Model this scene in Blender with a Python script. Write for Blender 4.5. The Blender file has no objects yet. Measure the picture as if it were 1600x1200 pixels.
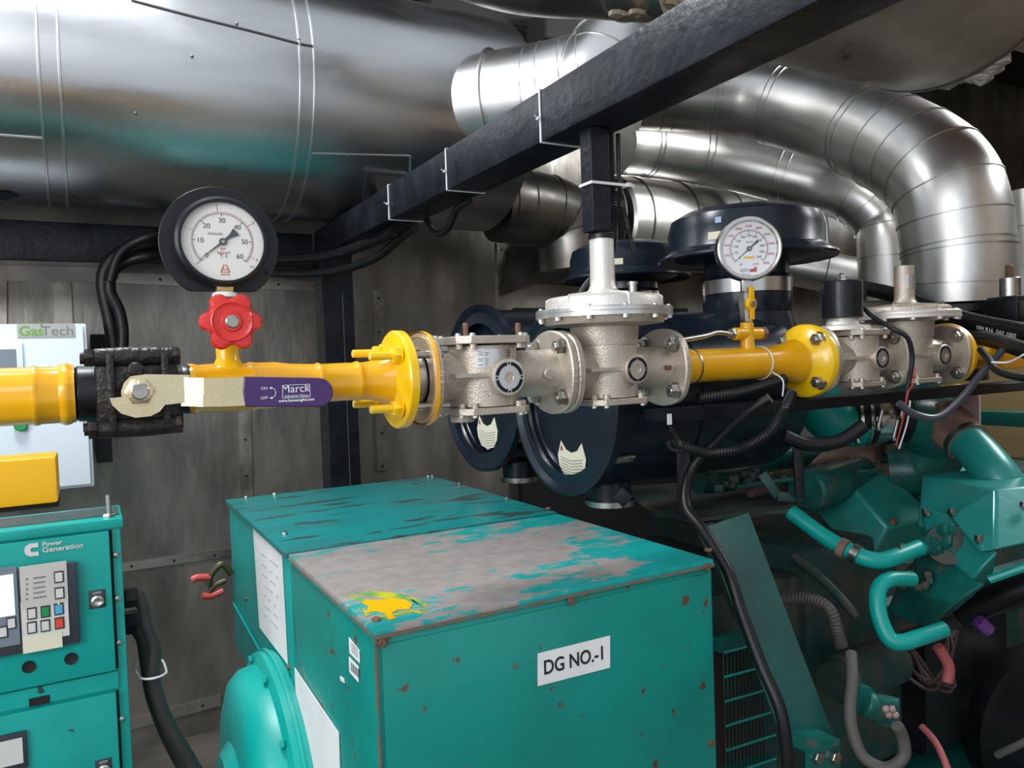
import bpy, math, random
from mathutils import Vector as V, Matrix
random.seed(7)
S = bpy.context.scene
COL = S.collection
# ---------------------------------------------------------------- camera
EYE = V((0, 0, 1.75)); FPX = 1200.0
yaw_f = V((.485, .8745, 0)).normalized(); r0 = V((yaw_f.y, -yaw_f.x, 0))
PITCH = math.radians(1.8); ROLL = math.radians(2.0)
fwd = yaw_f*math.cos(PITCH) - V((0, 0, 1))*math.sin(PITCH)
up0 = r0.cross(fwd)
rt = r0*math.cos(ROLL) - up0*math.sin(ROLL)
upv = up0*math.cos(ROLL) + r0*math.sin(ROLL)
cam = bpy.data.cameras.new('camera'); camo = bpy.data.objects.new('camera', cam); COL.objects.link(camo)
M = Matrix((rt, upv, -fwd)).transposed().to_4x4(); M.translation = EYE
camo.matrix_world = M
cam.sensor_width = 36; cam.sensor_fit = 'HORIZONTAL'; cam.lens = 36*FPX/1600; cam.clip_start = .02
S.camera = camo
# ---------------------------------------------------------------- world, light, exposure
S.view_settings.view_transform = 'Standard'; S.view_settings.look = 'None'
S.view_settings.gamma = 1; S.view_settings.use_curve_mapping = False
S.view_settings.exposure = 0.0
w = bpy.data.worlds.new('world'); S.world = w; w.use_nodes = True
bg = w.node_tree.nodes['Background']; bg.inputs[0].default_value = (.82, .9, 1, 1); bg.inputs[1].default_value = .85
def area(name, loc, target, sx, sy, power, col=(1, 1, 1)):
    l = bpy.data.lights.new(name, 'AREA'); l.shape = 'RECTANGLE'; l.size = sx; l.size_y = sy; l.energy = power; l.color = col
    o = bpy.data.objects.new(name, l); COL.objects.link(o); o.location = loc
    o.rotation_euler = (V(target)-V(loc)).to_track_quat('-Z', 'Y').to_euler(); return o
area('doorway_daylight', (-1.6, -1.0, 3.0), (1.2, 2.2, 1.4), 2.2, 1.4, 35, (.97, .98, 1))
area('ceiling_lamp', (-0.3, 2.3, 3.95), (-0.1, 2.6, 1.0), .9, .45, 85, (.93, .97, 1))
area('far_ceiling_lamp', (4.5, 1.1, 3.7), (2.9, 1.8, 2.4), 1.8, 1.0, 130, (.95, .98, 1))
area('left_opening_daylight', (-2.2, .3, 2.3), (0.3, 2.0, 1.3), 1.4, 1.4, 48, (.97, .98, 1))
# ---------------------------------------------------------------- pixel helpers (points where things stand)
def ray(px, py): return fwd + rt*((px-800)/FPX) - upv*((py-600)/FPX)
def at(px, py, d): return EYE + ray(px, py)*d
def on(ax, px, py, c):
    r = ray(px, py); return EYE + r*((c-EYE[ax])/r[ax])
def onx(px, py, c): return on(0, px, py, c)
def ony(px, py, c): return on(1, px, py, c)
def onz(px, py, c): return on(2, px, py, c)
X, Y, Z = V((1, 0, 0)), V((0, 1, 0)), V((0, 0, 1))
# ---------------------------------------------------------------- materials
def N(nt, t, **k):
    n = nt.nodes.new(t)
    for a, b in k.items(): setattr(n, a, b)
    return n
def mat(name, col, metal=0, rough=.5, bump=0, bscale=60, c2=None, cscale=6, cw=(.45, .65), stretch=(1, 1, 1), rvar=0, coat=0, c3=None, c3scale=30, c3w=(.6, .66), emit=None, trans=0, spec=.5):
    m = bpy.data.materials.new(name); m.use_nodes = True; nt = m.node_tree; L = nt.links.new
    b = nt.nodes['Principled BSDF']
    b.inputs['Base Color'].default_value = (*col, 1); b.inputs['Metallic'].default_value = metal
    b.inputs['Roughness'].default_value = rough; b.inputs['Coat Weight'].default_value = coat
    b.inputs['Specular IOR Level'].default_value = spec
    if trans: b.inputs['Transmission Weight'].default_value = trans
    if emit: b.inputs['Emission Color'].default_value = (*emit[0], 1); b.inputs['Emission Strength'].default_value = emit[1]
    tc = N(nt, 'ShaderNodeTexCoord'); g = N(nt, 'ShaderNodeNewGeometry'); mp = N(nt, 'ShaderNodeMapping'); mp.inputs['Scale'].default_value = stretch
    L(g.outputs['Position'], mp.inputs[0])
    def noise(s, d=5):
        n = N(nt, 'ShaderNodeTexNoise'); n.inputs['Scale'].default_value = s; n.inputs['Detail'].default_value = d; L(mp.outputs[0], n.inputs[0]); return n.outputs[0]
    def ramp(src, a, z):
        r = N(nt, 'ShaderNodeMapRange'); r.inputs[1].default_value = a; r.inputs[2].default_value = z; L(src, r.inputs[0]); return r.outputs[0]
    cur = None
    for c, s, wv in ((c2, cscale, cw), (c3, c3scale, c3w)):
        if c is None: continue
        mx = N(nt, 'ShaderNodeMix', data_type='RGBA'); L(ramp(noise(s, 8), *wv), mx.inputs[0])
        if cur: L(cur, mx.inputs[6])
        else: mx.inputs[6].default_value = (*col, 1)
        mx.inputs[7].default_value = (*c, 1); cur = mx.outputs[2]
    if cur: L(cur, b.inputs['Base Color'])
    if rvar:
        r = N(nt, 'ShaderNodeMapRange'); r.inputs[3].default_value = max(0, rough-rvar); r.inputs[4].default_value = rough+rvar; r.inputs[1].default_value = .3; r.inputs[2].default_value = .7
        L(noise(cscale*1.7), r.inputs[0]); L(r.outputs[0], b.inputs['Roughness'])
    if bump:
        bp = N(nt, 'ShaderNodeBump'); bp.inputs['Strength'].default_value = bump; bp.inputs['Distance'].default_value = .01
        L(noise(bscale, 3), bp.inputs['Height']); L(bp.outputs[0], b.inputs['Normal'])
    return m
CLAD = mat('aluminium_cladding', (.60, .60, .60), 1, .30, .10, 9, (.5, .5, .5), 2.5, rvar=.07, stretch=(.5, 1, 1.4))
CLADT = mat('aluminium_cladding_warm', (.76, .745, .72), 1, .37, .05, 7, (.66, .64, .61), 3, rvar=.06)
CLADD = mat('dusty_cladding', (.34, .32, .29), 1, .36, .15, 8, (.22, .20, .18), 4, rvar=.1)
CLADB = mat('stained_insulation_cladding', (.42, .38, .33), .75, .5, .2, 12, (.30, .26, .22), 3.5, rvar=.1, c3=(.20, .10, .06), c3scale=7, c3w=(.66, .74))
SEAM = mat('seam_bead', (.62, .62, .61), 1, .34)
SEAMD = mat('dark_seam', (.10, .10, .10), .7, .5)
TEAL = mat('teal_paint', (.0, .25, .205), 0, .36, .06, 25, (.004, .20, .165), 3, coat=.1, c3=(.10, .06, .03), c3scale=24, c3w=(.655, .69))
TEALC = mat('clean_teal_paint', (.0, .36, .31), 0, .38, .04, 25, (.0, .27, .235), 3, c3=(.02, .06, .055), c3scale=22, c3w=(.73, .75))
TEALF = mat('faded_teal_lid_paint', (.01, .215, .21), 0, .33, .1, 18, (.02, .17, .165), 5, c3=(.04, .07, .07), c3scale=11, c3w=(.595, .61), stretch=(.45, 1.6, 1))
TEALE = mat('engine_teal_shaded', (.005, .125, .105), 0, .36, .15, 30, (.010, .055, .047), 5, c3=(.12, .10, .075), c3scale=14, c3w=(.60, .75))  # engine teal with the dim light around it put into the colour
TEALB = mat('engine_teal_lit', (.015, .24, .21), .1, .32, .08, 30, (.05, .27, .245), 4)  # lighter copy of the engine teal, bright reflections put into the colour
TEALD = mat('engine_teal_deep_shade', (.003, .075, .062), 0, .4, .1, 30, (.006, .05, .042), 5)  # deeper copy of the engine teal, shade on the brace put into the colour
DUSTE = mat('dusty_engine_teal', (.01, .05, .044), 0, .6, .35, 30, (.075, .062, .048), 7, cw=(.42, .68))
RUSTB = mat('rusty_manifold', (.25, .155, .115), .1, .75, .4, 35, (.12, .07, .055), 9)
PINKM = mat('primer_pink_metal', (.33, .22, .205), .1, .6, .2, 30, (.22, .14, .13), 6)
YEL = mat('yellow_gloss_paint', (.78, .385, .002), 0, .24, .10, 16, (.72, .33, .001), 5, coat=.3)
YELL = mat('bright_yellow_paint', (.88, .54, .004), 0, .26, .08, 20, (.84, .48, .002), 5, coat=.3)
YELO = mat('orange_yellow_paint', (.88, .47, .002), 0, .3, .05, 20)
BLK = mat('black_gloss_paint', (.006, .006, .008), 0, .34, .06, 40, (.010, .011, .014), 8, spec=.35, rvar=.06)
BLKB = mat('black_beam_paint', (.005, .006, .010), 0, .42, .2, 45, (.010, .012, .018), 9, rvar=.08, spec=.3, c3=(.1, .09, .085), c3scale=60, c3w=(.72, .76))
NAVY = mat('black_blue_filter_paint', (.008, .013, .022), 0, .26, .03, 10, (.009, .015, .025), 4, spec=.4)
IRON = mat('oiled_black_iron', (.018, .014, .013), .3, .36, .35, 90, (.035, .028, .025), 12)
RUB = mat('black_rubber', (.006, .006, .007), 0, .42, .05, 60, spec=.35)
RUBG = mat('grey_hose_rubber', (.085, .08, .07), 0, .6, .1, 60)
DARKP = mat('dark_gap', (.006, .006, .007), 0, .8)
CAST = mat('cast_aluminium', (.56, .485, .40), .6, .40, .2, 260, (.49, .42, .35), 10, rvar=.05)
CASTL = mat('light_cast_aluminium', (.72, .68, .63), .5, .42, .15, 260, (.64, .60, .55), 9)
MACH = mat('machined_aluminium', (.66, .645, .62), .85, .3, .05, 100)
STEEL = mat('zinc_steel', (.52, .50, .46), 1, .3, .08, 90, (.4, .38, .33), 20)
STAIN = mat('brushed_stainless', (.62, .60, .57), 1, .24)
BRASS = mat('yellow_chromate_lever', (.78, .66, .42), .95, .3, .1, 200, (.72, .6, .36), 14)
RED = mat('red_gloss_paint', (.66, .022, .012), 0, .28, .12, 40, (.60, .016, .01), 8, coat=.4)
PURP = mat('purple_sleeve', (.055, .018, .115), 0, .42, .05, 80)
WHITE = mat('white_enamel', (.68, .74, .79), 0, .35)
DIAL = mat('dial_white', (.78, .75, .70), 0, .4)
DIALW = mat('dial_bright_white', (.80, .80, .80), 0, .4)
INK = mat('black_ink', (.015, .015, .015), 0, .5)
REDI = mat('red_ink', (.45, .03, .025), 0, .5)
GREYI = mat('grey_ink', (.16, .16, .16), 0, .5)
PAPER = mat('white_paper', (.83, .82, .80), 0, .6, .05, 20, (.76, .76, .76), 6)
CREAM = mat('cream_sticker', (.72, .68, .52), 0, .5)
TIE = mat('white_nylon', (.72, .72, .70), 0, .4)
RUST = mat('rusty_bolt', (.16, .085, .05), .3, .65, .4, 90, (.26, .14, .08), 30)
GREYP = mat('controller_grey', (.17, .20, .24), 0, .45)
BEIGE = mat('controller_beige', (.52, .50, .46), 0, .5)
BEZEL = mat('controller_dark', (.03, .035, .045), 0, .45)
SCREEN = mat('lit_screen', (.8, .85, .85), 0, .3, emit=((.85, .93, 1), .75))
GREEN = mat('green_button', (.01, .25, .06), 0, .4)
BLUE = mat('blue_button', (.08, .36, .62), 0, .4)
REDB = mat('red_button', (.72, .06, .03), 0, .4)
BTN = mat('cream_button', (.62, .61, .57), 0, .45)
LOGOG = mat('logo_green', (.15, .32, .04), 0, .4)
SILVERP = mat('silver_plate', (.42, .43, .40), .7, .35)
WALLM = mat('galvanised_wall_sheet', (.34, .315, .28), .7, .42, .25, 10, (.17, .155, .135), 2.2, cw=(.35, .7), stretch=(2.2, 1, .8), rvar=.1, c3=(.42, .36, .28), c3scale=5, c3w=(.6, .8))
STRIPM = mat('galvanised_strip', (.42, .39, .35), .8, .4, .1, 20, (.24, .21, .18), 8)
CEILM = mat('dark_ceiling', (.03, .028, .026), .1, .7, .2, 8)
FLOORM = mat('dusty_concrete', (.09, .078, .065), 0, .75, .3, 12, (.14, .12, .10), 3)
TAPE = mat('white_thread_tape', (.78, .77, .74), 0, .5)
PINKH = mat('pink_hose', (.42, .10, .10), 0, .45)
VIOL = mat('violet_connector', (.16, .05, .25), 0, .4)
MESHW = mat('tan_mesh', (.42, .30, .14), 0, .7)
GLASS = bpy.data.materials.new('gauge_glass'); GLASS.use_nodes = True
_n = GLASS.node_tree; _n.nodes.clear(); _o = N(_n, 'ShaderNodeOutputMaterial'); _m = N(_n, 'ShaderNodeMixShader'); _t = N(_n, 'ShaderNodeBsdfTransparent'); _g = N(_n, 'ShaderNodeBsdfGlossy'); _g.inputs['Roughness'].default_value = .04
_m.inputs[0].default_value = .05; _n.links.new(_t.outputs[0], _m.inputs[1]); _n.links.new(_g.outputs[0], _m.inputs[2]); _n.links.new(_m.outputs[0], _o.inputs[0])

def worn_lid():   # paint rubbed away: bare grey-brown, bright teal left towards the near right edge, yellow spill at one corner
    m = bpy.data.materials.new('worn_teal_lid'); m.use_nodes = True; nt = m.node_tree; L = nt.links.new; b = nt.nodes['Principled BSDF']
    g = N(nt, 'ShaderNodeNewGeometry'); sp = N(nt, 'ShaderNodeSeparateXYZ'); L(g.outputs['Position'], sp.inputs[0])
    n1 = N(nt, 'ShaderNodeTexNoise'); n1.inputs['Scale'].default_value = 9; n1.inputs['Detail'].default_value = 10; n1.inputs['Roughness'].default_value = .72
    mp = N(nt, 'ShaderNodeMapping'); mp.inputs['Scale'].default_value = (.55, 1.3, 1); mp.inputs['Rotation'].default_value = (0, 0, .5)
    L(g.outputs['Position'], mp.inputs[0]); L(mp.outputs[0], n1.inputs[0])
    mth = lambda op, a, bb: (lambda n: ([L(v, n.inputs[i]) if hasattr(v, 'links') else setattr(n.inputs[i], 'default_value', v) for i, v in enumerate((a, bb))], n.outputs[0])[1])(N(nt, 'ShaderNodeMath', operation=op))
    # bare patch strongest at middle-back
    dx = mth('MULTIPLY', mth('SUBTRACT', sp.outputs[0], .66), 1/.50); dy = mth('MULTIPLY', mth('SUBTRACT', sp.outputs[1], 1.66), 1/.36)
    rr = mth('ADD', mth('MULTIPLY', dx, dx), mth('MULTIPLY', dy, dy))
    v = mth('SUBTRACT', mth('ADD', n1.outputs[0], .14), mth('MULTIPLY', rr, .14))
    r = N(nt, 'ShaderNodeMapRange'); r.inputs[1].default_value = .49; r.inputs[2].default_value = .53; L(v, r.inputs[0])
    n2 = N(nt, 'ShaderNodeTexNoise'); n2.inputs['Scale'].default_value = 30; n2.inputs['Detail'].default_value = 6; L(g.outputs['Position'], n2.inputs[0])
    bare = N(nt, 'ShaderNodeMix', data_type='RGBA'); bare.inputs[6].default_value = (.20, .175, .165, 1); bare.inputs[7].default_value = (.40, .355, .335, 1); L(n2.outputs[0], bare.inputs[0])
    teal = N(nt, 'ShaderNodeMix', data_type='RGBA'); teal.inputs[6].default_value = (.0, .25, .24, 1); teal.inputs[7].default_value = (.01, .38, .36, 1); L(n2.outputs[0], teal.inputs[0])
    mx = N(nt, 'ShaderNodeMix', data_type='RGBA'); L(r.outputs[0], mx.inputs[0]); L(teal.outputs[2], mx.inputs[6]); L(bare.outputs[2], mx.inputs[7])
    L(mx.outputs[2], b.inputs['Base Color']); b.inputs['Roughness'].default_value = .42
    bp = N(nt, 'ShaderNodeBump'); bp.inputs['Strength'].default_value = .15; bp.inputs['Distance'].default_value = .004; L(n1.outputs[0], bp.inputs['Height']); L(bp.outputs[0], b.inputs['Normal'])
    return m
WORN = worn_lid()
SMEAR = mat('smeared_yellow_paint', (.52, .50, .02), 0, .4, .1, 30, (.12, .35, .10), 18, cw=(.4, .6))
# ---------------------------------------------------------------- mesh builder
def basis(ax):
    ax = V(ax).normalized(); h = Z if abs(ax.z) < .9 else X
    a = h.cross(ax).normalized(); return a, ax.cross(a), ax
class MB:
    def __init__(s): s.v = []; s.f = []
    def add(s, vs, fs):
        n = len(s.v); s.v += [V(q) for q in vs]; s.f += [tuple(n+i for i in f) for f in fs]; return s
    def box(s, c, d, ax=None, bev=0):
        c = V(c); R = ax or (X, Y, Z); h = [q/2 for q in d]
        if bev <= 0:
            vs = [c + R[0]*h[0]*i + R[1]*h[1]*j + R[2]*h[2]*k for i in (-1, 1) for j in (-1, 1) for k in (-1, 1)]
            return s.add(vs, [(0, 1, 3, 2), (4, 6, 7, 5), (0, 4, 5, 1), (2, 3, 7, 6), (0, 2, 6, 4), (1, 5, 7, 3)])
        import bmesh
        bm = bmesh.new(); bmesh.ops.create_cube(bm, size=1)
        for q in bm.verts: q.co = V((q.co.x*d[0], q.co.y*d[1], q.co.z*d[2]))
        bmesh.ops.bevel(bm, geom=list(bm.edges), offset=min(bev, min(d)*.45), segments=2, affect='EDGES', profile=.6)
        bm.verts.index_update()
        s.add([c + R[0]*q.co.x + R[1]*q.co.y + R[2]*q.co.z for q in bm.verts], [[q.index for q in f.verts] for f in bm.faces]); bm.free(); return s
    def bb(s, x0, x1, y0, y1, z0, z1, bev=0): return s.box(((x0+x1)/2, (y0+y1)/2, (z0+z1)/2), (abs(x1-x0), abs(y1-y0), abs(z1-z0)), None, bev)
    def lathe(s, prof, o, ax, n=40, ph=0, fn=None, open_=False):   # prof: (r, h) list along axis
        a, b, c = basis(ax); o = V(o); vs = []
        for r, h in prof:
            for i in range(n):
                t = 2*math.pi*i/n+ph; q = r*(fn(t, h) if fn else 1)
                vs.append(o + c*h + (a*math.cos(t) + b*math.sin(t))*q)
        m = len(prof); fs = [(j*n+i, j*n+(i+1) % n, (j+1)*n+(i+1) % n, (j+1)*n+i) for j in range(m-1) for i in range(n)]
        if open_: return s.add(vs, fs)
        if prof[0][0] > 1e-6: fs.append(tuple(range(n-1, -1, -1)))
        if prof[-1][0] > 1e-6: fs.append(tuple((m-1)*n+i for i in range(n)))
        return s.add(vs, fs)
    def cyl(s, p, q, r, r2=None, n=28, bev=0):
        p, q = V(p), V(q); L = (q-p).length; r2 = r if r2 is None else r2
        if bev: return s.lathe([(r-bev, 0), (r, bev), (r2, L-bev), (r2-bev, L)], p, q-p, n)
        return s.lathe([(r, 0), (r2, L)], p, q-p, n)
    def ring(s, o, ax, r, w, h, n=48):    # band round a cylinder
        return s.lathe([(r*.985, -w/2), (r+h, -w/2), (r+h, w/2), (r*.985, w/2)], o, ax, n)
    def hexn(s, o, ax, r, h): return s.lathe([(r*.93, 0), (r, h*.12), (r, h*.85), (r*.9, h)], o, ax, 6)
    def sphere(s, c, r, n=16, sc=(1, 1, 1)):
        vs = []; fs = []; c = V(c)
        for j in range(n//2+1):
            t = math.pi*j/(n//2)
            for i in range(n):
                p = 2*math.pi*i/n; vs.append(c+V((r*math.sin(t)*math.cos(p)*sc[0], r*math.sin(t)*math.sin(p)*sc[1], r*math.cos(t)*sc[2])))
        for j in range(n//2):
            for i in range(n): fs.append((j*n+i, (j+1)*n+i, (j+1)*n+(i+1) % n, j*n+(i+1) % n))
        return s.add(vs, fs)
    def tube(s, pts, r, n=12, sub=8, rib=0, cap=True, smooth=True):   # r may be a list per control point
        pts = [V(p) for p in pts]; rs = r if isinstance(r, (list, tuple)) else [r]*len(pts)
        P = []; R = []
        if smooth and len(pts) > 2:
            for i in range(len(pts)-1):
                p0 = pts[max(i-1, 0)]; p1 = pts[i]; p2 = pts[i+1]; p3 = pts[min(i+2, len(pts)-1)]
                for k in range(sub):
                    t = k/sub
                    P.append(.5*((2*p1)+(p2-p0)*t+(2*p0-5*p1+4*p2-p3)*t*t+(3*p1-p0-3*p2+p3)*t**3)); R.append(rs[i]*(1-t)+rs[i+1]*t)
            P.append(pts[-1]); R.append(rs[-1])
        else: P, R = pts, list(rs)
        if rib:
            Q = []; QR = []
            for i in range(len(P)-1):
                L = (P[i+1]-P[i]).length; k = max(2, int(L/rib)*2)
                for j in range(k): Q.append(P[i].lerp(P[i+1], j/k)); QR.append(R[i]*(1 if j % 2 else .86))
            Q.append(P[-1]); QR.append(R[-1]); P, R = Q, QR
        T = [(P[min(i+1, len(P)-1)]-P[max(i-1, 0)]).normalized() for i in range(len(P))]
        a, b, _ = basis(T[0]); vs = []
        for i, p in enumerate(P):
            a = (a - T[i]*a.dot(T[i])).normalized(); b = T[i].cross(a)
            for k in range(n):
                t = 2*math.pi*k/n; vs.append(p+(a*math.cos(t)+b*math.sin(t))*R[i])
        m = len(P); fs = [(j*n+i, j*n+(i+1) % n, (j+1)*n+(i+1) % n, (j+1)*n+i) for j in range(m-1) for i in range(n)]
        if cap: fs += [tuple(range(n-1, -1, -1)), tuple((m-1)*n+i for i in range(n))]
        return s.add(vs, fs)
    def prism(s, poly, d):     # poly: 3-D outline, extruded by vector d
        n = len(poly); poly = [V(p) for p in poly]; d = V(d); vs = poly+[p+d for p in poly]
        return s.add(vs, [tuple(range(n-1, -1, -1)), tuple(range(n, 2*n))]+[(i, (i+1) % n, n+(i+1) % n, n+i) for i in range(n)])
    def build(s, name, m, parent=None, sharp=35, bevel=0):
        lo = V([min(q[i] for q in s.v) for i in range(3)]); hi = V([max(q[i] for q in s.v) for i in range(3)]); o = (lo+hi)/2
        me = bpy.data.meshes.new(name); me.from_pydata([q-o for q in s.v], [], s.f); me.materials.append(m)
        import bmesh
        bm = bmesh.new(); bm.from_mesh(me); bmesh.ops.recalc_face_normals(bm, faces=bm.faces); bm.to_mesh(me); bm.free()
        for p in me.polygons: p.use_smooth = True
        me.set_sharp_from_angle(angle=math.radians(sharp))
        ob = bpy.data.objects.new(name, me); COL.objects.link(ob)
        place(ob, o, parent)
        if bevel:
            bv = ob.modifiers.new('bevel', 'BEVEL'); bv.width = bevel; bv.segments = 2; bv.limit_method = 'ANGLE'; bv.angle_limit = math.radians(40)
        return ob
ORG = {}
def place(ob, o, parent):
    ORG[ob.name] = V(o)
    if parent: ob.parent = parent; ob.location = V(o)-ORG[parent.name]
    else: ob.location = o
def tag(o, label, cat, group=None):
    o['label'] = label; o['category'] = cat
    if group: o['group'] = group
    return o
def thing(name, loc, label, cat, group=None):
    o = bpy.data.objects.new(name, None); o.empty_display_size = .05; COL.objects.link(o); place(o, loc, None); return tag(o, label, cat, group)
def struct(o): o['kind'] = 'structure'; return o
def text(s, c, right, up, h, m, parent, name='lettering', bold=0, align='CENTER', wscale=1, ext=.0003):
    cu = bpy.data.curves.new(name, 'FONT'); cu.body = s; cu.size = h*1.38; cu.align_x = align; cu.align_y = 'CENTER'; cu.extrude = ext; cu.offset = bold
    tmp = bpy.data.objects.new('tmp_text', cu); COL.objects.link(tmp); dg = bpy.context.evaluated_depsgraph_get(); dg.update()
    me = bpy.data.meshes.new_from_object(tmp.evaluated_get(dg)); bpy.data.objects.remove(tmp); bpy.data.curves.remove(cu)
    right = V(right).normalized(); up = V(up).normalized(); nr = right.cross(up)
    mb = MB(); mb.add([V(c)+right*(q.co.x*wscale)+up*q.co.y+nr*q.co.z for q in me.vertices], [tuple(p.vertices) for p in me.polygons]); bpy.data.meshes.remove(me)
    return mb if parent is None else mb.build(name, m, parent)
def texts(items, right, up, m, parent, name='lettering', **k):    # many strings, one mesh
    mb = MB()
    for s, c, h in items: t = text(s, c, right, up, h, m, None, **k); mb.add(t.v, t.f)
    return mb.build(name, m, parent)
# ================================================================ THE ROOM
WY = 3.95
struct(MB().bb(-4, 8, WY, WY+.08, 0, 4.1).build('wall_back', WALLM))
struct(MB().bb(8, 8.08, -3, WY+.08, 0, 4.1).build('wall_right', WALLM))
struct(MB().bb(-4, 8.08, -3, WY+.08, -.08, 0).build('floor', FLOORM))
struct(MB().bb(1.9, 8.08, -.55, -.5, 0, 4.1).build('wall_light_blocker', mat('tan_wall_paint', (.34, .27, .20), 0, .6, .1, 8, (.26, .20, .15), 3)))  # unseen wall added to block front light on the engine; tan for duct reflections
struct(MB().bb(-4, 8.08, 2.75, WY+.08, 4.1, 4.18).bb(2.3, 8.08, -3, 2.75, 4.1, 4.18).build('ceiling', CEILM))  # right part added to keep overhead light off the engine
def wall_strip(n, pts, wd=.05, holes=True):
    a, b = [ony(px, py, WY) for px, py in pts]; a.y = b.y = WY
    mb = MB(); d = (b-a).normalized(); up = Y.cross(d); mb.box((a+b)/2-Y*.006, ((b-a).length, .012, wd), (d, Y, up)); 
    o = struct(mb.build('trim_%d' % n, STRIPM))
    if holes:
        k = MB(); L = (b-a).length
        for i in range(int(L/.18)+1): p = a+d*(.04+i*.18); k.cyl(p-Y*.013, p-Y*.018, .006, n=8)
        k.build('screw', DARKP, o)
wall_strip(1, ((-60, 424), (500, 448)), .05)
wall_strip(2, ((190, 886), (365, 862)), .04)
wall_strip(3, ((170, 1140), (345, 1093)), .05)
wall_strip(4, ((94, 395), (100, 510)), .07, False)
wall_strip(5, ((380, 560), (385, 790)), .06)
wall_strip(6, ((590, 455), (597, 735)), .06)
wall_strip(7, ((782, 380), (784, 500)), .06)
wall_strip(8, ((0, 325+75), (0, 780)), .05, False)
wall_strip(9, ((560, 470), (563, 500)), .05, False)
# black steel post and wall beam
p = ony(531, 600, 3.58)
o = MB().bb(p.x-.075, p.x+.075, 3.55, 3.68, .0005, 2.2715).build('support_post', BLKB, bevel=.004)
tag(o, "black square steel post at the back wall under the overhead beam's far end", 'post')
b = MB(); b.bb(p.x+.02, p.x+.022, 3.548, 3.55, .3, 2.1); b.build('weld_seam', STRIPM, o)
o = MB().bb(-4, p.x-.08, 3.66, 3.80, 2.22, 2.38, .004).build('wall_beam', BLKB); tag(o, 'black horizontal steel beam along back wall under the big silencer', 'beam')
o = MB().bb(-4, .1, 3.52, 3.655, 2.18, 2.20, .003).bb(-4, .1, 3.52, 3.53, 2.12, 2.18).build('angle_rail', mat('dark_dusty_steel', (.06, .055, .05), .4, .5, .2, 15, (.10, .085, .07), 6)); tag(o, 'thin dusty steel angle rail below the black wall beam at left', 'rail')
# ================================================================ DUCTS
SY, SZ, SR = 3.40, 1.75+1.146, .498
sil = thing('exhaust_silencer', (0, SY, SZ-SR), 'huge horizontal aluminium-clad exhaust silencer across the upper left', 'silencer')
MB().lathe([(SR, 0), (SR, 4.78), (SR-.03, 4.80), (.2, 4.83)], (-3, SY, SZ), X, 96).build('cladding', CLAD, sil)
def sx(px): return ony(px, 200, SY-SR*.9).x
for i, px in enumerate((66, 98, 468, 490)):
    MB().lathe([(SR-.001, -.005), (SR+.006, -.003), (SR+.006, .003), (SR-.001, .005)], (sx(px), SY, SZ), X, 96).build('seam_band', SEAM, sil)
def silpt(px, py, lift=.002):     # point on the silencer skin
    r = ray(px, py); c = V((0, SY, SZ)); oy, oz = EYE.y-c.y, EYE.z-c.z; a = r.y**2+r.z**2; b_ = 2*(oy*r.y+oz*r.z); cc = oy*oy+oz*oz-(SR+lift)**2
    D = b_*b_-4*a*cc; t = (-b_-math.sqrt(max(D, 0)))/(2*a); return EYE+r*t
def seamline(pts, m=SEAM, r=.004): MB().tube([silpt(*q) for q in pts], r, 6, 4).build('seam', m, sil)
seamline([(205, 0), (300, 25), (400, 50), (468, 68), (492, 72)], SEAMD)
seamline([(-40, 207), (0, 211), (66, 216)]); seamline([(488, 240), (560, 242), (641, 244)]); seamline([(641, 244), (641, 262), (640, 276)])
mb = MB()
for q in ((370, 37), (467, 62), (545, 244), (638, 245), (212, 177), (300, 88)): mb.sphere(silpt(*q), .006, 8)
mb.build('rivet', SEAMD, sil)
# open inspection flap
f = [silpt(*q, .02) for q in ((572, 272), (640, 279), (650, 300), (625, 305), (566, 312))]
MB().prism(f, V((0, -.006, 0))).build('inspection_flap', CLAD, sil)
f = [silpt(*q, .03) for q in ((577, 294), (588, 292), (590, 302), (582, 308), (576, 304))]
MB().prism(f, V((0, -.002, 0))).build('torn_hole', DARKP, sil)
f = [silpt(*q, .004) for q in ((-20, 300), (14, 300), (30, 307), (10, 313), (-20, 308))]; MB().prism(f, V((0, -.002, 0))).build('torn_hole', DARKP, sil)
def duct(name, label, pts, r, m, seams, sm=SEAM, sub=10, n=64, seamr=.004, part_of=None):
    mb = MB().tube(pts, r, n, sub)
    if part_of: o = mb.build(name, m, part_of)
    else: o = thing(name, pts[-1], label, 'duct'); mb.build('cladding', m, o)
    # seams: fractional ring positions along the swept rings
    rings = len(mb.v)//n
    for fpos in seams:
        j = min(rings-2, max(1, int(fpos*(rings-1)))); ring = mb.v[j*n:(j+1)*n]; c = sum(ring, V())/n
        t = ((sum(mb.v[(j+1)*n:(j+2)*n], V())/n)-c).normalized(); R = (ring[0]-c).length
        MB().lathe([(R-.002, -seamr), (R+seamr, -seamr*.6), (R+seamr, seamr*.6), (R-.002, seamr)], c, t, 64).build('seam_band', sm, o)
    return o
base = at(1497, 474, 3.0); zt = EYE.z
C_ = at(796, 156, 3.30); sd_ = (r0*.94-yaw_f*.34).normalized()
st = [C_-sd_*.2, C_, C_+sd_*.16, C_+sd_*.32+Z*.01, at(945, 120, 3.15), at(985, 40, 3.3), at(1010, -60, 3.4)]
duct('branch_duct', '', st, .205, CLADT, (.29, .36, .45, .53, .60, .67, .74, .8), part_of=sil)
c0 = C_-sd_*.06; MB().lathe([(.206, -.004), (.22, -.003), (.22, .003), (.207, .004)], c0, (st[1]-st[0]), 64, open_=True).build('collar', CLADT, sil)
A = [at(1000, 148, 3.8), at(1060, 150, 3.8), at(1170, 156, 3.76), at(1290, 184, 3.54), at(1400, 228, 3.23)]
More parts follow.
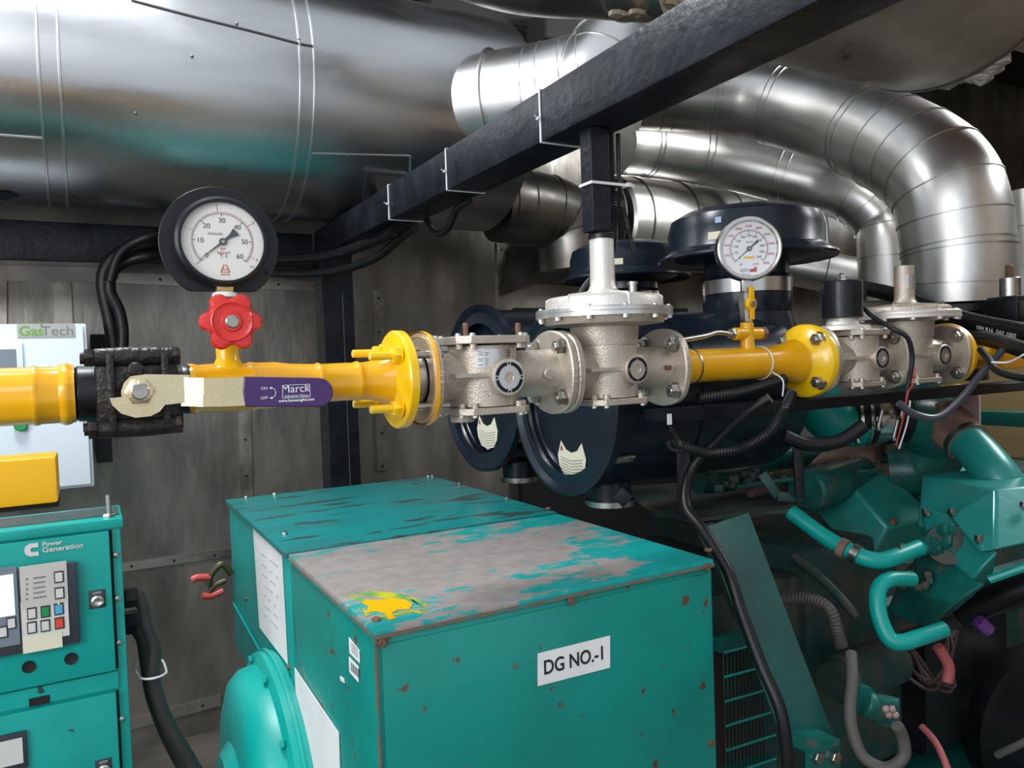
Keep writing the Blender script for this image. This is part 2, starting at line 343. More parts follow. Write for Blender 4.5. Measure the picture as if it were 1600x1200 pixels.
vt = base.copy(); vt.z = at(1495, 385, 3.0).z; md = at(1472, 285, 3.03)
A += [md, vt, base]
duct('exhaust_duct', 'shiny large aluminium-clad duct coming from behind the beam and bending down at far right', A, [.172, .172, .178, .192, .2, .2, .2, .2], CLADT, (.10, .14, .22, .235, .34, .355, .50, .52, .56, .62, .68, .74, .80, .86, .88, .95), sub=12)
# reinforcement collar where it leaves the silencer
baseB = at(1392, 470, 4.0); vb = baseB.copy(); vb.z = at(1392, 375, 4.0).z
Bp = [at(965, 226, 4.2), at(1020, 232, 4.32), at(1130, 250, 4.4), at(1270, 284, 4.25), at(1340, 305, 4.08), at(1382, 345, 4.02), vb, baseB]
duct('exhaust_duct', 'thinner clad duct running below the large one and bending down beside it', Bp, .158, CLADT, (.14, .15, .25, .265, .38, .395, .58, .64, .70, .76, .82, .9))
cy = 3.63; ca = ony(948, 322, cy); cb = ony(1338, 372, cy); cz = (ca.z+cb.z)/2-.055
o = thing('exhaust_duct', (cb.x, cy, cz), 'wide dusty clad duct along the back wall behind the black air filter hats', 'duct')
MB().lathe([(.25, 0), (.268, .015), (.268, cb.x-ca.x-.02), (.25, cb.x-ca.x)], (ca.x, cy, cz), X, 64).build('cladding', CLADT, o)
for px in (985, 1030, 1100, 1172, 1246, 1300): q = ony(px, 340, cy-.3); MB().ring((q.x, cy, cz), X, .268, .008, .005, 64).build('seam_band', SEAMD, o)
# dark elbow below the silencer end
o = duct('exhaust_elbow', 'dark dusty elbow duct hanging under the right end of the silencer', [V((1.84, 3.43, at(828, 325, 4.0).z)), V((1.93, 3.43, at(828, 325, 4.0).z)), at(862, 334, 4.05), at(890, 358, 4.1), at(898, 420, 4.12)], .19, CLADD, (.15, .3, .45, .6, .75), SEAMD)
o = duct('exhaust_duct', 'clad duct low behind the canisters, seen between filter hat and solenoid coil', [at(1200, 408, 4.6), at(1290, 425, 4.5), at(1400, 445, 4.4)], .115, CLADT, (.5,), SEAMD)
# large stained duct overhead at right
ov = thing('overhead_duct', (2.4, 1.5, 2.6), 'big tan stained insulated duct overhead at the upper right corner', 'duct')
q = ony(1440, 143, 1.55)
OZ = q.z+.475; OX = q.x+.1
MB().lathe([(.44, 0), (.46, .02), (.46, OX-1.60-.02), (.44, OX-1.60)], (1.60, 1.5, OZ), X, 96).build('cladding', CLADB, ov)
MB().ring((OX-.04, 1.5, OZ), X, .46, .01, .004, 96).build('seam_band', SEAMD, ov)
mb = MB()
for i in range(26):
    t = -2.3+i*.07+random.uniform(-.03, .03); c = V((OX+random.uniform(-.02, .02), 1.5+.445*math.cos(t), OZ+.445*math.sin(t))); mb.sphere(c, random.uniform(.012, .03) if abs(t+1.75) > .12 else .045, 7, (random.uniform(.5, 1.5), random.uniform(.5, 1.6), random.uniform(.3, 1)))
mb.build('torn_insulation', mat('mineral_wool', (.45, .42, .38), 0, .9, .8, 60, (.25, .23, .2), 20), ov)
o = thing('overhead_duct', (3.6, 1.3, 2.9), 'rusty brown duct end seen past the torn insulation at the right edge', 'duct')
MB().lathe([(.42, 0), (.42, .9)], (OX+.16, 1.35, OZ+.12), X, 64).build('cladding', RUSTB, o)
e0 = at(800, -28, 2.2); e1 = at(1080, -8, 1.9)
o = thing('overhead_duct', e0, 'dull green-grey duct with a torn end cut off by the top edge of the photo', 'duct')
MB().tube([at(640, -120, 2.5), at(800, -75, 2.3), at(960, -72, 2.1), at(1075, -70, 1.98)], .165, 48, 6).build('cladding', CLADD, o)
for a_, b_ in ((0, .3),): MB().ring(at(985, -72, 2.07), at(1075, -70, 1.98)-at(960, -72, 2.1), .165, .01, .004, 48).build('seam_band', SEAM, o)
mb = MB()
for i in range(9): mb.sphere(at(955+i*14, 30-i*3, 2.0)+V((0, random.uniform(-.03, .03), 0)), random.uniform(.012, .02), 7, (1.6, 1, .6))
mb.build('torn_insulation', mat('brown_wool', (.22, .17, .12), 0, .9, .8, 60), o)
# dark plate clutter by ceiling
mb = MB(); mb.box(at(780, 20, 4.2), (.9, .25, .12), (X, (Y+Z*.4).normalized(), (Z-Y*.4).normalized())); mb.box(at(880, 55, 4.2), (.35, .2, .16)); mb.box(at(700, -5, 4.1), (.8, .2, .08))
o = mb.build('roof_bracket', CEILM, bevel=.01); tag(o, 'dark sheet metal bracket between the silencer and the ceiling', 'bracket')
mb = MB().prism([ony(px, py, 3.90) for px, py in ((800, 385), (892, 385), (895, 445), (842, 440), (784, 462))], V((0, .02, 0))); o = mb.build('sheet_metal_plate', mat('dull_dark_sheet', (.09, .085, .075), .3, .6, .3, 12, (.05, .047, .04), 6)); tag(o, 'bent dusty sheet metal plate behind the far filter hat', 'metal sheet')
o = MB().bb(2.2, 3.5, WY-.07, WY-.013, .001, 2.05).build('dark_wall_panel', DARKP); tag(o, 'flat black box on the back wall behind the air filters, shade put into its colour', 'panel')  # solid near-black box; the darkness of a recess is put into its colour
# ================================================================ MAIN BEAM + POST
BX0, BX1, BZ0, BZ1 = .985, 1.11, 2.272, 2.395
beam = MB().bb(BX0, BX1, -.2, 3.68, BZ0, BZ1, .006).build('overhead_beam', BLKB)
tag(beam, 'thick black painted steel box beam crossing overhead from wall towards the camera', 'beam')
TY = 1.456
TZ = ony(640, 592, TY).z
def tx(px, y=TY): return ony(px, 612-.04*px*.9, y).x
hp = tx(940)
hz0 = ony(940, 363.5, TY).z
hang = MB().bb(hp-.026, hp+.026, TY-.022, TY+.022, hz0, BZ0-.0004).build('hanger_bar', BLKB, bevel=.002); tag(hang, 'short black steel bar hanging from the beam above the tall silver regulator', 'hanger')
def tie_around(x0, x1, z0, z1, y, label, sides=2, grp=None, w_=.005):
    t = .0025; mb = MB(); x0 -= .0004; x1 += .0004; z0 -= .0004; z1 += .0004
    mb.bb(x0-t, x0, y-w_/2, y+w_/2, z0-t, z1+t); mb.bb(x1, x1+t, y-w_/2, y+w_/2, z0-t, z1+t); mb.bb(x0-t, x1+t, y-w_/2, y+w_/2, z0-t, z0); mb.bb(x0-t, x1+t, y-w_/2, y+w_/2, z1, z1+t)
    o = mb.build('cable_tie', TIE); tag(o, label, 'cable tie', 'white cable ties')
    h = MB().box((x0-.006, y, z0+(z1-z0)*.45), (.008, .010, .006)); h.tube([(x0-.008, y, z0+(z1-z0)*.45), (x0-.02, y-.006, z0+(z1-z0)*.47)], .0015, 6).build('tie_head', TIE, o)
for px, py, lb in ((845, 190, 'white cable tie round the overhead beam nearest the hanger bar'), (698, 270, 'white cable tie round the overhead beam, middle of three'), (608, 325, 'white cable tie round the overhead beam nearest the back wall')):
    tie_around(BX0, BX1, BZ0, BZ1, onx(px, py, BX0).y, lb)
z_ = ony(940, 290, TY).z
mb = MB(); a_, b_, c_, d_ = hp-.0268, hp+.0735, TY-.0228, TY+.0228
mb.bb(a_-.0025, a_, c_-.0025, d_+.0025, z_-.003, z_+.003).bb(b_, b_+.0025, c_-.0025, d_+.0025, z_-.003, z_+.003).bb(a_, b_, c_-.0025, c_, z_-.003, z_+.003).bb(a_, b_, d_, d_+.0025, z_-.003, z_+.003)
o = mb.build('cable_tie', TIE); tag(o, 'white cable tie fixing corrugated conduit to the hanger bar', 'cable tie', 'white cable ties'); MB().box((b_-.002, c_-.006, z_), (.010, .007, .009)).build('tie_head', TIE, o)
# cable loops under beam
o = MB().tube([(BX1-.02, 2.55, BZ0-.0135), (BX1-.02, 2.48, BZ0-.07), (BX1-.02, 2.38, BZ0-.075), (BX1-.02, 2.3, BZ0-.024), (BX1-.02, 2.2, BZ0-.0135)], .012, 10).build('sagging_cable', RUB); tag(o, 'black cable sagging in a loop below the overhead beam', 'cable')
o = MB().tube([(1.092, 2.66, BZ0-.020), (1.085, 2.80, BZ0-.035), (1.05, 2.98, BZ0-.088), (.97, 3.2, BZ0-.115), (.84, 3.38, BZ0-.115), (.72, 3.50, BZ0-.10), (.62, 3.60, BZ0-.09)], .018, 10).build('power_cable', RUB); tag(o, 'black cable drooping from the beam end towards the wall', 'cable')
o = MB().tube([(1.035, 2.74, BZ0-.024), (1.03, 2.95, BZ0-.027), (.95, 3.2, BZ0-.05), (.83, 3.38, BZ0-.05), (.70, 3.52, BZ0-.035), (.60, 3.63, BZ0-.02)], .022, 10).build('power_cable', RUB); tag(o, 'thicker black cable running just under the silencer to the post', 'cable')
# conduit down the hanger bar
o = MB().tube([(hp+.041, TY, BZ0-.004), (hp+.041, TY, BZ0-.06), (hp+.041, TY, z_), (hp+.044, TY, z_-.04), (hp+.065, TY+.03, hz0-.02), (hp+.082, TY+.10, hz0-.07), (hp+.085, TY+.19, hz0-.12), (hp+.08, TY+.20, hz0-.20)], .012, 12, 10, rib=.004).build('corrugated_conduit', RUB); tag(o, 'ribbed black conduit running down beside the hanger bar', 'conduit')
o = MB().tube([(hp+.065, TY-.004, BZ0-.004), (hp+.065, TY-.004, BZ0-.06), (hp+.0645, TY-.004, z_), (hp+.068, TY-.008, z_-.04), (hp+.088, TY-.012, hz0-.02), (hp+.100, TY-.012, hz0-.06)], .006, 10, 10, rib=.004).build('corrugated_conduit', RUB); tag(o, 'thinner ribbed conduit right of the thick one at the hanger', 'conduit')
# ================================================================ GAS TRAIN
def nutbolt(mb, p, ax, r=.013, h=.014, stud=.012, sr=.008, n=6):
    mb.lathe([(r*1.25, 0), (r*1.25, .003)], p, ax, 20); mb.hexn(V(p)+V(ax).normalized()*.003, ax, r, h)
    if stud: mb.cyl(V(p)+V(ax).normalized()*h, V(p)+V(ax).normalized()*(h+stud), sr, n=14, bev=.001)
def studs(x, R, parent, m, ax=-1, r=.013, h=.014, stud=.012, sr=.008, which=(45, 135, 225, 315), name='bolt'):
    for a in which:
        t = math.radians(a); c = V((x, TY-R*math.cos(t), TZ+R*math.sin(t))); mb = MB(); nutbolt(mb, c, X*ax, r, h, stud, sr); mb.build(name, m, parent)
# -- yellow inlet pipe
pipe = thing('gas_pipe', (tx(60), TY, TZ-.047), 'yellow inlet gas pipe entering from the left edge before the ball valve', 'pipe')
xs = [tx(q) for q in (-140, 50, 56, 62, 98, 104, 110, 116)]
R0 = .046
def bead(prof_x, r, w=.006, h=.004):
    h *= .6; w *= 1.2
    return [(r, prof_x-w), (r+h*.8, prof_x-w*.4), (r+h, prof_x), (r+h*.7, prof_x+w*.5), (r, prof_x+w)]
wob = lambda t, h: 1+.012*math.sin(5*t+h*90)+.008*math.sin(11*t+2)
x0 = tx(-140)
MB().lathe([(R0, 0)]+[(r, h-x0) for r, h in bead(tx(55), R0)]+[(R0, tx(96)-x0)]+[(r, h-x0) for r, h in bead(tx(103), R0+.001, .008, .006)]+[(R0+.001, tx(117)-x0)], (x0, TY, TZ), X, 56, fn=wob).build('pipe_body', YEL, pipe)
MB().lathe([(R0, 0), (R0, tx(117.6)-tx(110))], (tx(110), TY, TZ), X, 48).build('pipe_end', BLK, pipe)
# -- ball valve
bv = thing('ball_valve', (tx(212), TY, TZ-.06), 'black iron ball valve with a long lever on the yellow gas pipe', 'valve')
bx0, bx1 = tx(148), tx(276)
MB().lathe([(.043, 0), (.046, .004), (.046, tx(150)-tx(118))], (tx(118), TY, TZ), X, 48).build('end_connector', BLK, bv)
MB().lathe([(.0435, 0), (.0435, tx(284)-bx1-.0005)], (bx1, TY, TZ), X, 48).build('end_connector', BLK, bv)
cx = (bx0+bx1)/2; w_ = bx1-bx0
mb = MB().box((cx, TY, TZ), (w_, .105, .10), None, .012); mb.box((cx-w_*.32, TY-.01, TZ), (.012, .115, .125), None, .004); mb.box((cx+w_*.32, TY-.01, TZ), (.012, .115, .125), None, .004); mb.cyl((cx, TY-.05, TZ), (cx, TY-.088, TZ), .03, .024, 28, .002)
mb.build('valve_body', IRON, bv)
bolt0 = None
for sz in (1, -1):
    for sy in (-1, 1):
        c = V((0, TY+sy*.047, TZ+sz*.058)); xa, xb = tx(150, TY+sy*.047) if sy < 0 else bx0, tx(270, TY+sy*.047) if sy < 0 else bx1
        mb = MB().tube([(xa, c.y, c.z), (xa+.02, c.y, c.z), (cx, c.y, c.z), (xb-.02, c.y, c.z), (xb, c.y, c.z)], [.0145, .0155, .0165, .0155, .0145], 20); mb.build('bolt_sleeve', IRON, bv)
        mb = MB().hexn((xa-.014, c.y, c.z), X, .016, .014); mb.cyl((xa-.02, c.y, c.z), (xa, c.y, c.z), .009); mb.build('bolt_head', IRON, bv); MB().hexn((xb, c.y, c.z), X, .0165, .012).build('nut', IRON, bv)
q = ony(212, 577, TY-.07); MB().cyl((q.x, TY-.05, q.z), (q.x, TY-.078, q.z), .012, n=20, bev=.003).build('stop_pin', IRON, bv)
# lever: hub washer, bent strap, sleeve
HY = TY-.094
hc = ony(218, 611, HY); h1 = ony(285, 612, HY); h2 = ony(318, 613, HY-.018); h3 = ony(348, 613, HY-.02); h4 = ony(382, 612, HY-.02); h5 = ony(520, 612, HY-.02)
lev = MB()
pts = []
for i in range(15):
    a = math.radians(58+i*16.5); pts.append(hc+V((.026*math.cos(a), 0, .026*math.sin(a))))
out = [hc+V((.0, 0, .0265))]
poly = [hc+V((x, 0, z)) for x, z in ((.075, .023), (.01, .0265), (-.012, .024), (-.022, .014), (-.0265, 0), (-.026, -.008), (-.043, -.009), (-.040, -.02), (-.028, -.034), (-.008, -.042), (.014, -.041), (.028, -.034), (.036, -.024), (.072, -.022))]
lev.prism(poly, V((0, -.004, 0))); hs = .0235
def seg(p, q, z0=hs): 
    d = (q-p).normalized(); n_ = d.cross(Z).normalized(); return lev.box((p+q)/2, ((q-p).length+.002, .004, z0*2), (d, n_, d.cross(n_)))
seg(hc+V((.06, 0, 0)), h1); seg(h1, h2); seg(h2, h3); seg(h3, h4+V((.05, 0, 0)))
lever = lev.build('lever', BRASS, bv)
def rounded(p, q, hz, n=8, l0=.0):
    pts = [p+V((0, 0, hz)), q+V((-hz, 0, hz))]; 
    for i in range(1, n): a = math.pi/2-math.pi*i/n; pts.append(q+V((-hz+hz*math.cos(a), 0, hz*math.sin(a))))
    return pts+[q+V((-hz, 0, -hz)), p+V((0, 0, -hz)), p+V((-.003, 0, 0))]
sl = MB().prism([v+V((0, -.005, 0)) for v in rounded(h4, h5, .0255)], V((0, .010, 0))).build('grip_sleeve', PURP, lever, bevel=.002)
sy = HY-.02-.0056
q = ony(463, 612, sy); text('Marck', q+V((-.001, 0, .005)), X, Z, .014, TIE, sl, ext=.0002); text('Industrial Valves', q+V((0, 0, -.007)), X, Z, .0045, TIE, sl, ext=.0002)
mb = MB(); 
for s_ in (-1, 1): mb.box(q+V((s_*.0235, 0, .001)), (.0008, .0004, .022))
for s_ in (-1, 1): mb.box(q+V((0, 0, .001+s_*.011)), (.047, .0004, .0008))
mb.build('logo_frame', TIE, sl)
text('www.hawaengltd.com', q+V((0, 0, -.0145)), X, Z, .005, TIE, sl, ext=.0002, bold=.00015)
text('\u00ae', q+V((.0195, 0, .008)), X, Z, .004, TIE, sl, ext=.0002)
q = ony(413, 607, sy); text('ON', q+V((0, 0, .0)), X, Z, .005, TIE, sl, ext=.0002); q2 = ony(413, 622, sy); text('OFF', q2, X, Z, .005, TIE, sl, ext=.0002)
c = (q+q2)/2+V((.010, 0, 0)); pp = [c+V((.009*math.cos(a), 0, .009*math.sin(a))) for a in [math.radians(-75+i*15) for i in range(11)]]
mb = MB().tube(pp, .0005, 6, 2)
for s_ in (-1, 1): e = c+V((.002, 0, .0085*s_)); mb.prism([e+V((-.004, 0, 0)), e+V((.001, 0, .0022)), e+V((.001, 0, -.0022))], V((0, -.0003, 0)))
mb.build('turn_arrow', TIE, sl)
mb = MB().lathe([(.0265, 0), (.0265, .002)], hc-Y*.004, -Y, 6).hexn(hc-Y*.006, -Y, .0225, .008); mb.build('lever_nut', BRASS, bv)
MB().cyl(hc-Y*.012, hc-Y*.020, .0135, n=20, bev=.002).build('spindle', STEEL, bv)
# -- tee, reducer, flange pipe
tp = thing('gas_pipe', (tx(440), TY, TZ-.04), 'yellow welded pipe with reducer between ball valve and first flange', 'pipe')
x0 = tx(290); r2 = .0365
prof = [(.0415, 0)]+[(r, h-x0) for r, h in bead(tx(300), .042, .008, .004)]+[(.043, tx(335)-x0)]+[(r, h-x0) for r, h in bead(tx(392), .0425, .006, .003)]+[(.0425, tx(430)-x0), (.039, tx(452)-x0), (r2, tx(480)-x0)]+[(r, h-x0) for r, h in bead(tx(497), r2, .005, .004)]+[(r2, tx(540)-x0)]+[(r, h-x0) for r, h in bead(tx(557), r2, .006, .005)]+[(r2+.001, tx(575)-x0), (.043, tx(590)-x0), (.052, tx(604)-x0), (.058, tx(611)-x0)]
MB().lathe(prof, (x0, TY, TZ), X, 56, fn=wob).build('pipe_body', YEL, tp)
MB().lathe([(.042, 0), (.0432, .004), (.0432, .014), (.0422, .016)], (tx(284), TY, TZ), X, 48).build('bare_end', BLK, tp)
gx = ony(356, 560, TY).x
MB().lathe([(.030, .030), (.0235, .044), (.0195, .052), (.0195, .078)], (gx, TY, TZ), Z, 32).build('branch_socket', YELL, tp)
fx = tx(614)
FR = .098
fl = MB().lathe([(.055, -.012), (FR-.012, -.001), (FR-.003, 0), (FR, .003), (FR, .018), (FR-.003, .020), (.05, .020)], (fx, TY, TZ), X, 72).build('flange', YELL, tp)
for a in (45, 135, 225, 315):
    t = math.radians(a-4); c = V((fx-.004, TY-.074*math.cos(t), TZ+.072*math.sin(t)))
    MB().cyl(c+X*.012, c-X*(.062), .0082, n=18, bev=.0015).build('stud', YELL, tp)
    mb = MB(); mb.lathe([(.0185, 0), (.0185, .003)], c, -X, 20); mb.hexn(c-X*.003, -X, .0165, .015); mb.build('nut', YELL, tp)
# -- needle valve with red handwheel
nv = thing('needle_valve', (gx, TY, TZ+.07), 'small valve with red star-shaped handwheel under the large gauge', 'valve')
g1 = ony(348, 378, TY-.01)
tz = ony(350, 462, TY).z
MB().lathe([(.0185, 0), (.0185, .022), (.022, .026), (.022, .067), (.0175, .072), (.0175, tz-TZ-.0835)], (gx, TY, TZ+.0785), Z, 28).cyl((gx, TY, TZ+.125), (gx, TY-.05, TZ+.125), .014).build('valve_body', YELL, nv)
MB().cyl((gx, TY, tz-.016), (gx, TY, tz-.005), .0205, n=24).build('collar', GREYP, nv)
MB().lathe([(.018, 0), (.0225, .002), (.0215, .008), (.018, .011)], (gx, TY, tz-.005), Z, 24).build('thread_tape', TAPE, nv)
wc = ony(361, 503, TY-.058)
lob = lambda t, h: 1+.125*math.cos(6*(t))-.022*math.cos(12*t)
MB().lathe([(.020, -.010), (.040, -.008), (.0465, -.003), (.0475, .003), (.044, .008), (.036, .010)], wc, -Y, 120, fn=lob).lathe([(.0335, .009), (.0345, .0115), (.033, .0125), (.031, .0112), (.018, .0108), (.016, .013), (0, .013)], wc, -Y, 48).build('handwheel', RED, nv)
MB().cyl(wc+Y*.05, wc-Y*.0165, .0115, n=24, bev=.002).build('spindle', STEEL, nv)
# -- gauge 1
def dial(parent, c, R, face_m, spec):
    pass
g = thing('pressure_gauge', (gx, TY, tz), 'large pressure gauge with wide black mounting ring reading up to 60 psi', 'gauge', 'dial pressure gauges')
sc = g1-Y*0; GR = .0785
mb = MB(); n = 72; pts = []
BR = .103
for i in range(n): a = 2*math.pi*i/n; pts.append((BR*math.cos(a), max(BR*math.sin(a), -.086)))
mb.prism([sc+V((x, .03, z)) for x, z in pts], V((0, -.004, 0))); bp = mb.build('mounting_ring', BLK, g, bevel=.0015)
mb = MB()
for x, z in ((-.076, -.052), (.078, -.05), (.0, .091)): mb.cyl(sc+V((x, .0262, z)), sc+V((x, .0255, z)), .0042, n=16)
mb.build('screw_hole', DARKP, bp)
MB().lathe([(GR, -.03), (GR+.002, -.002), (GR+.001, .006), (GR-.004, .010), (GR-.009, .010), (.0705, .004), (.0700, -.004)], sc, -Y, 96).build('case', BLK, g)
MB().lathe([(.0705, 0), (.0705, .002)], sc+Y*.002, -Y, 72).build('dial', DIAL, g)
dc = sc-Y*.0003
def tick(mb, c, a, ra, rb, w): 
    d = V((math.cos(a), 0, math.sin(a))); mb.box(c+d*(ra+rb)/2, (rb-ra, .0004, w), (d, Y, d.cross(Y)))
def arc(mb, c, r, a0, a1, w, n=60):
    for i in range(n):
        a = a0+(a1-a0)*(i+.5)/n; d = V((-math.sin(a), 0, math.cos(a))); mb.box(c+V((math.cos(a), 0, math.sin(a)))*r, (abs(a1-a0)*r/n*1.02, .0004, w), (d, Y, d.cross(Y)))
A0, A1 = math.radians(222), math.radians(-42)
k = MB(); arc(k, dc, .0505, A0, A1, .0005)
for i in range(61):
    a = A0+(A1-A0)*i/60; tick(k, dc, a, .0455 if i % 10 == 0 else .0475, .0505, .0014 if i % 10 == 0 else .0005)
k.build('scale_marks', INK, g)
k = MB(); arc(k, dc, .052, A0, A1, .0004)
for i in range(43):
    a = A0+(A1-A0)*i/42.2; tick(k, dc, a, .052, .061 if i % 10 == 0 else .0548, .0009 if i % 10 == 0 else .0004)
k.build('scale_marks', REDI, g)
pol = lambda r, a: dc+V((r*math.cos(a), 0, r*math.sin(a)))
texts([(str(10*i), pol(.0375, A0+(A1-A0)*i/6), .0088) for i in range(7)], X, Z, INK, g)
texts([(str(i), pol(.0645, A0+(A1-A0)*i/4.22), .005) for i in range(1, 5)]+[('4.2', pol(.0645, A1), .0045)], X, Z, REDI, g)
texts([('PRESSURE', dc+V((-.012, 0, .0135)), .0042), ('psi', dc+V((0, 0, -.0115)), .006), ('C E', dc+V((.001, 0, -.0255)), .006)], X, Z, GREYI, g)
texts([('kg/cm\u00b2', dc+V((.001, 0, -.019)), .006), ('BAUMER', dc+V((.002, 0, -.058)), .003)], X, Z, REDI, g)
k = MB()
for s_ in (-1, 1): p = dc+V((.002+s_*.0045, 0, -.047)); d = V((-s_*.45, 0, 1)).normalized(); k.box(p, (.002, .0005, .015), (d.cross(Y), Y, d))
k.box(dc+V((.002, 0, -.0535)), (.016, .0005, .0015)); k.box(dc+V((.002, 0, -.049)), (.008, .0005, .0015)); k.build('triangle_logo', REDI, g)
def needle(parent, c, a, L, tail, w, wt, y=.0022):
    d = V((math.cos(a), 0, math.sin(a))); e = V((-math.sin(a), 0, math.cos(a))); c = c-Y*y
    mb = MB().prism([c+d*L, c+e*w, c-e*w], V((0, -.0006, 0))); mb.prism([c+e*w*1.1, c-e*w*1.1, c-d*tail*.55-e*w*1.6, c-d*tail-e*wt, c-d*tail+e*wt, c-d*tail*.55+e*w*1.6], V((0, -.0006, 0))); mb.lathe([(.0065, 0), (.0065, .001)], c, -Y, 24)
    mb.build('needle', INK, parent); MB().lathe([(.0035, 0), (.003, .002)], c-Y*.0008, -Y, 20).build('needle_hub', STEEL, parent)
needle(g, dc, math.radians(219), .059, .030, .0018, .0075)
MB().bb(gx-.014, gx+.014, TY-.011, TY+.011, tz+.0066, sc.z-GR+.012, .003).build('square_socket', mat('brass_socket', (.55, .40, .16), .8, .35), g)
MB().lathe([(.071, 0), (.071, .0015)], sc-Y*.0045, -Y, 72).build('glass', GLASS, g)
# -- valve bodies
def valve_body(parent, xa, xb, R=.096, left=True, right=True, barrel=.06, bh=.062, boss=(0, 0), bossr=.028, m=CAST, lidw=None, cxo=0, textl=None):
    cx = (xa+xb)/2+cxo; th = .017
    mb = MB()
    lobe = lambda t, h: 1+.035*math.cos(4*(t-math.pi/4))+.006*math.cos(8*t)
    for x, s_ in ((xa, 1), (xb, -1)):
        mb.lathe([(.04, 0), (R-.003, 0), (R, .003), (R, th-.003), (R-.003, th), (.055, th+.002)], (x, TY, TZ), X*s_, 80, fn=lobe)
    mb.lathe([(.058, 0), (.052, .02), (.05, (xb-xa)/2), (.052, xb-xa-.02), (.058, xb-xa)], (xa, TY, TZ), X, 48)
    body = mb.build('flanged_body', m, parent)
    mb = MB().lathe([(barrel, -bh), (barrel, bh)], (cx, TY, TZ), Z, 56)
    for dz in (.024, -.022):     # ribs
        mb.bb(max(cx-barrel-.018, xa+.002), cx-barrel*.55, TY-.045, TY+.03, TZ+dz-.003, TZ+dz+.003)
    mb.bb(max(cx-barrel-.02, xa+.002), cx+.01, TY-barrel-.004, TY, TZ-.001, TZ+.0065)
    mb.build('barrel', m, parent)
    # boss facing camera
    b0 = V((cx+boss[0], TY-barrel*.6, TZ+boss[1])); yl = TY-barrel-.018
    mb = MB().lathe([(bossr*1.12, 0), (bossr*1.05, b0.y-yl-.002), (bossr*.97, b0.y-yl), (bossr*.3, b0.y-yl), (bossr*.27, b0.y-yl-.002), (0, b0.y-yl-.002)], b0, -Y, 40); bo = mb.build('side_boss', m, parent); MB().lathe([(bossr*.96, 0), (bossr*.96, .0008), (bossr*.3, .0008)], (cx+boss[0], yl+.0006, TZ+boss[1]), -Y, 40, open_=True).build('machined_face', MACH, bo)
    f_ = V((b0.x, yl-.0006, b0.z)); mb = MB()
    for k_ in range(4):
        for j in range(7):
            a = math.radians(45+90*k_-30+j*10); d = V((math.cos(a), 0, math.sin(a))); mb.box(f_+d*bossr*.78, (.0058, .0006, bossr*.2), (d.cross(Y), Y, d))
        a = math.radians(90*k_); mb.lathe([(.0026, 0), (.0026, .0006)], f_+V((math.cos(a), 0, math.sin(a)))*bossr*.8, -Y, 10)
    mb.build('slots', DARKP, bo)
    return cx
def lid(parent, cx, z0, z1, rx, ry, m, studn=8, down=False, bn='lid'):
    mb = MB(); pts = []
    for i in range(8): 
        a = math.pi/8+i*math.pi/4; 
    c = .28
    P = [(-rx, -ry*(1-c)), (-rx*(1-c), -ry), (rx*(1-c), -ry), (rx, -ry*(1-c)), (rx, ry*(1-c)), (rx*(1-c), ry), (-rx*(1-c), ry), (-rx, ry*(1-c))]
    o = mb.prism([V((cx+x, TY+y, z0)) for x, y in P], Z*(z1-z0)).build(bn, m, parent, bevel=.0015)
    for i, (x, y) in enumerate(P):
        if i % 2 == 0 or True:
            q = V((cx+x*.9, TY+y*.9, z1 if not down else z0)); MB().lathe([(.0065, 0), (.0065, .004), (.004, .006)], q, Z*(-1 if down else 1), 12).build('bolt', MACH, o)
        q = V((cx+x*.86, TY+y*.86, z0 if not down else z1)); MB().lathe([(.0075, 0), (.0075, .010)], q, Z*(1 if down else -1), 10).build('lug', m, o)
    return o
# first body: gas filter
xa, xb = tx(654), tx(869)
f1 = thing('gas_filter', (tx(770), TY, TZ-.08), 'cast aluminium gas filter body with flat lid right of the first yellow flange', 'gas filter')
cx = valve_body(f1, xa, xb, boss=(.016, -.004), bossr=.036, cxo=tx(752)-(xa+xb)/2, barrel=.076)
lid(f1, cx, TZ+.066, TZ+.082, .086, .086, CAST); lid(f1, cx, TZ-.078, TZ-.064, .082, .08, CAST, down=True, bn='bottom_cover')
MB().cyl((cx-.052, TY-.01, TZ-.078), (cx-.052, TY-.01, TZ-.094), .026, bev=.003).build('drain_boss', CAST, f1)
for dx in (-.062, .062):
    q = V((cx+dx, TY-.06 if dx < 0 else TY-.055, TZ+.082)); MB().cyl(q, q+Z*.026, .0055, n=14, bev=.001).build('stud', RUST, f1)
# yellow overspray on the flange
MB().lathe([(.0985, -.0015), (.0995, .006), (.0975, .009), (.094, .004), (.088, -.0012)], (xa, TY, TZ), X, 80, fn=lambda t, h: 1+.035*math.cos(4*(t-math.pi/4)), open_=True).build('paint_overspray', YEL, f1)
MB().cyl((fx+.0206, TY, TZ), (xa, TY, TZ), .05).build('spacer', MACH, f1)
for a in (41, 131, 221, 311):
    t = math.radians(a); MB().cyl((fx+.0206, TY-.074*math.cos(t), TZ+.072*math.sin(t)), (xa+.03, TY-.074*math.cos(t), TZ+.072*math.sin(t)), .008, n=16).build('stud', STEEL, f1)
BRL = .076
def onbarrel(cx, dx, dz, R): return V((cx+dx, TY-math.sqrt(R*R-dx*dx)-.0008, TZ+dz))
n = 12; vs = [onbarrel(cx, -.045+.085*i/n, dz, BRL) for dz in (.018, .055) for i in range(n+1)]
MB().add(vs, [(i, i+1, n+2+i, n+1+i) for i in range(n)]).build('rating_sticker', MACH, f1, sharp=80)
mb = MB()
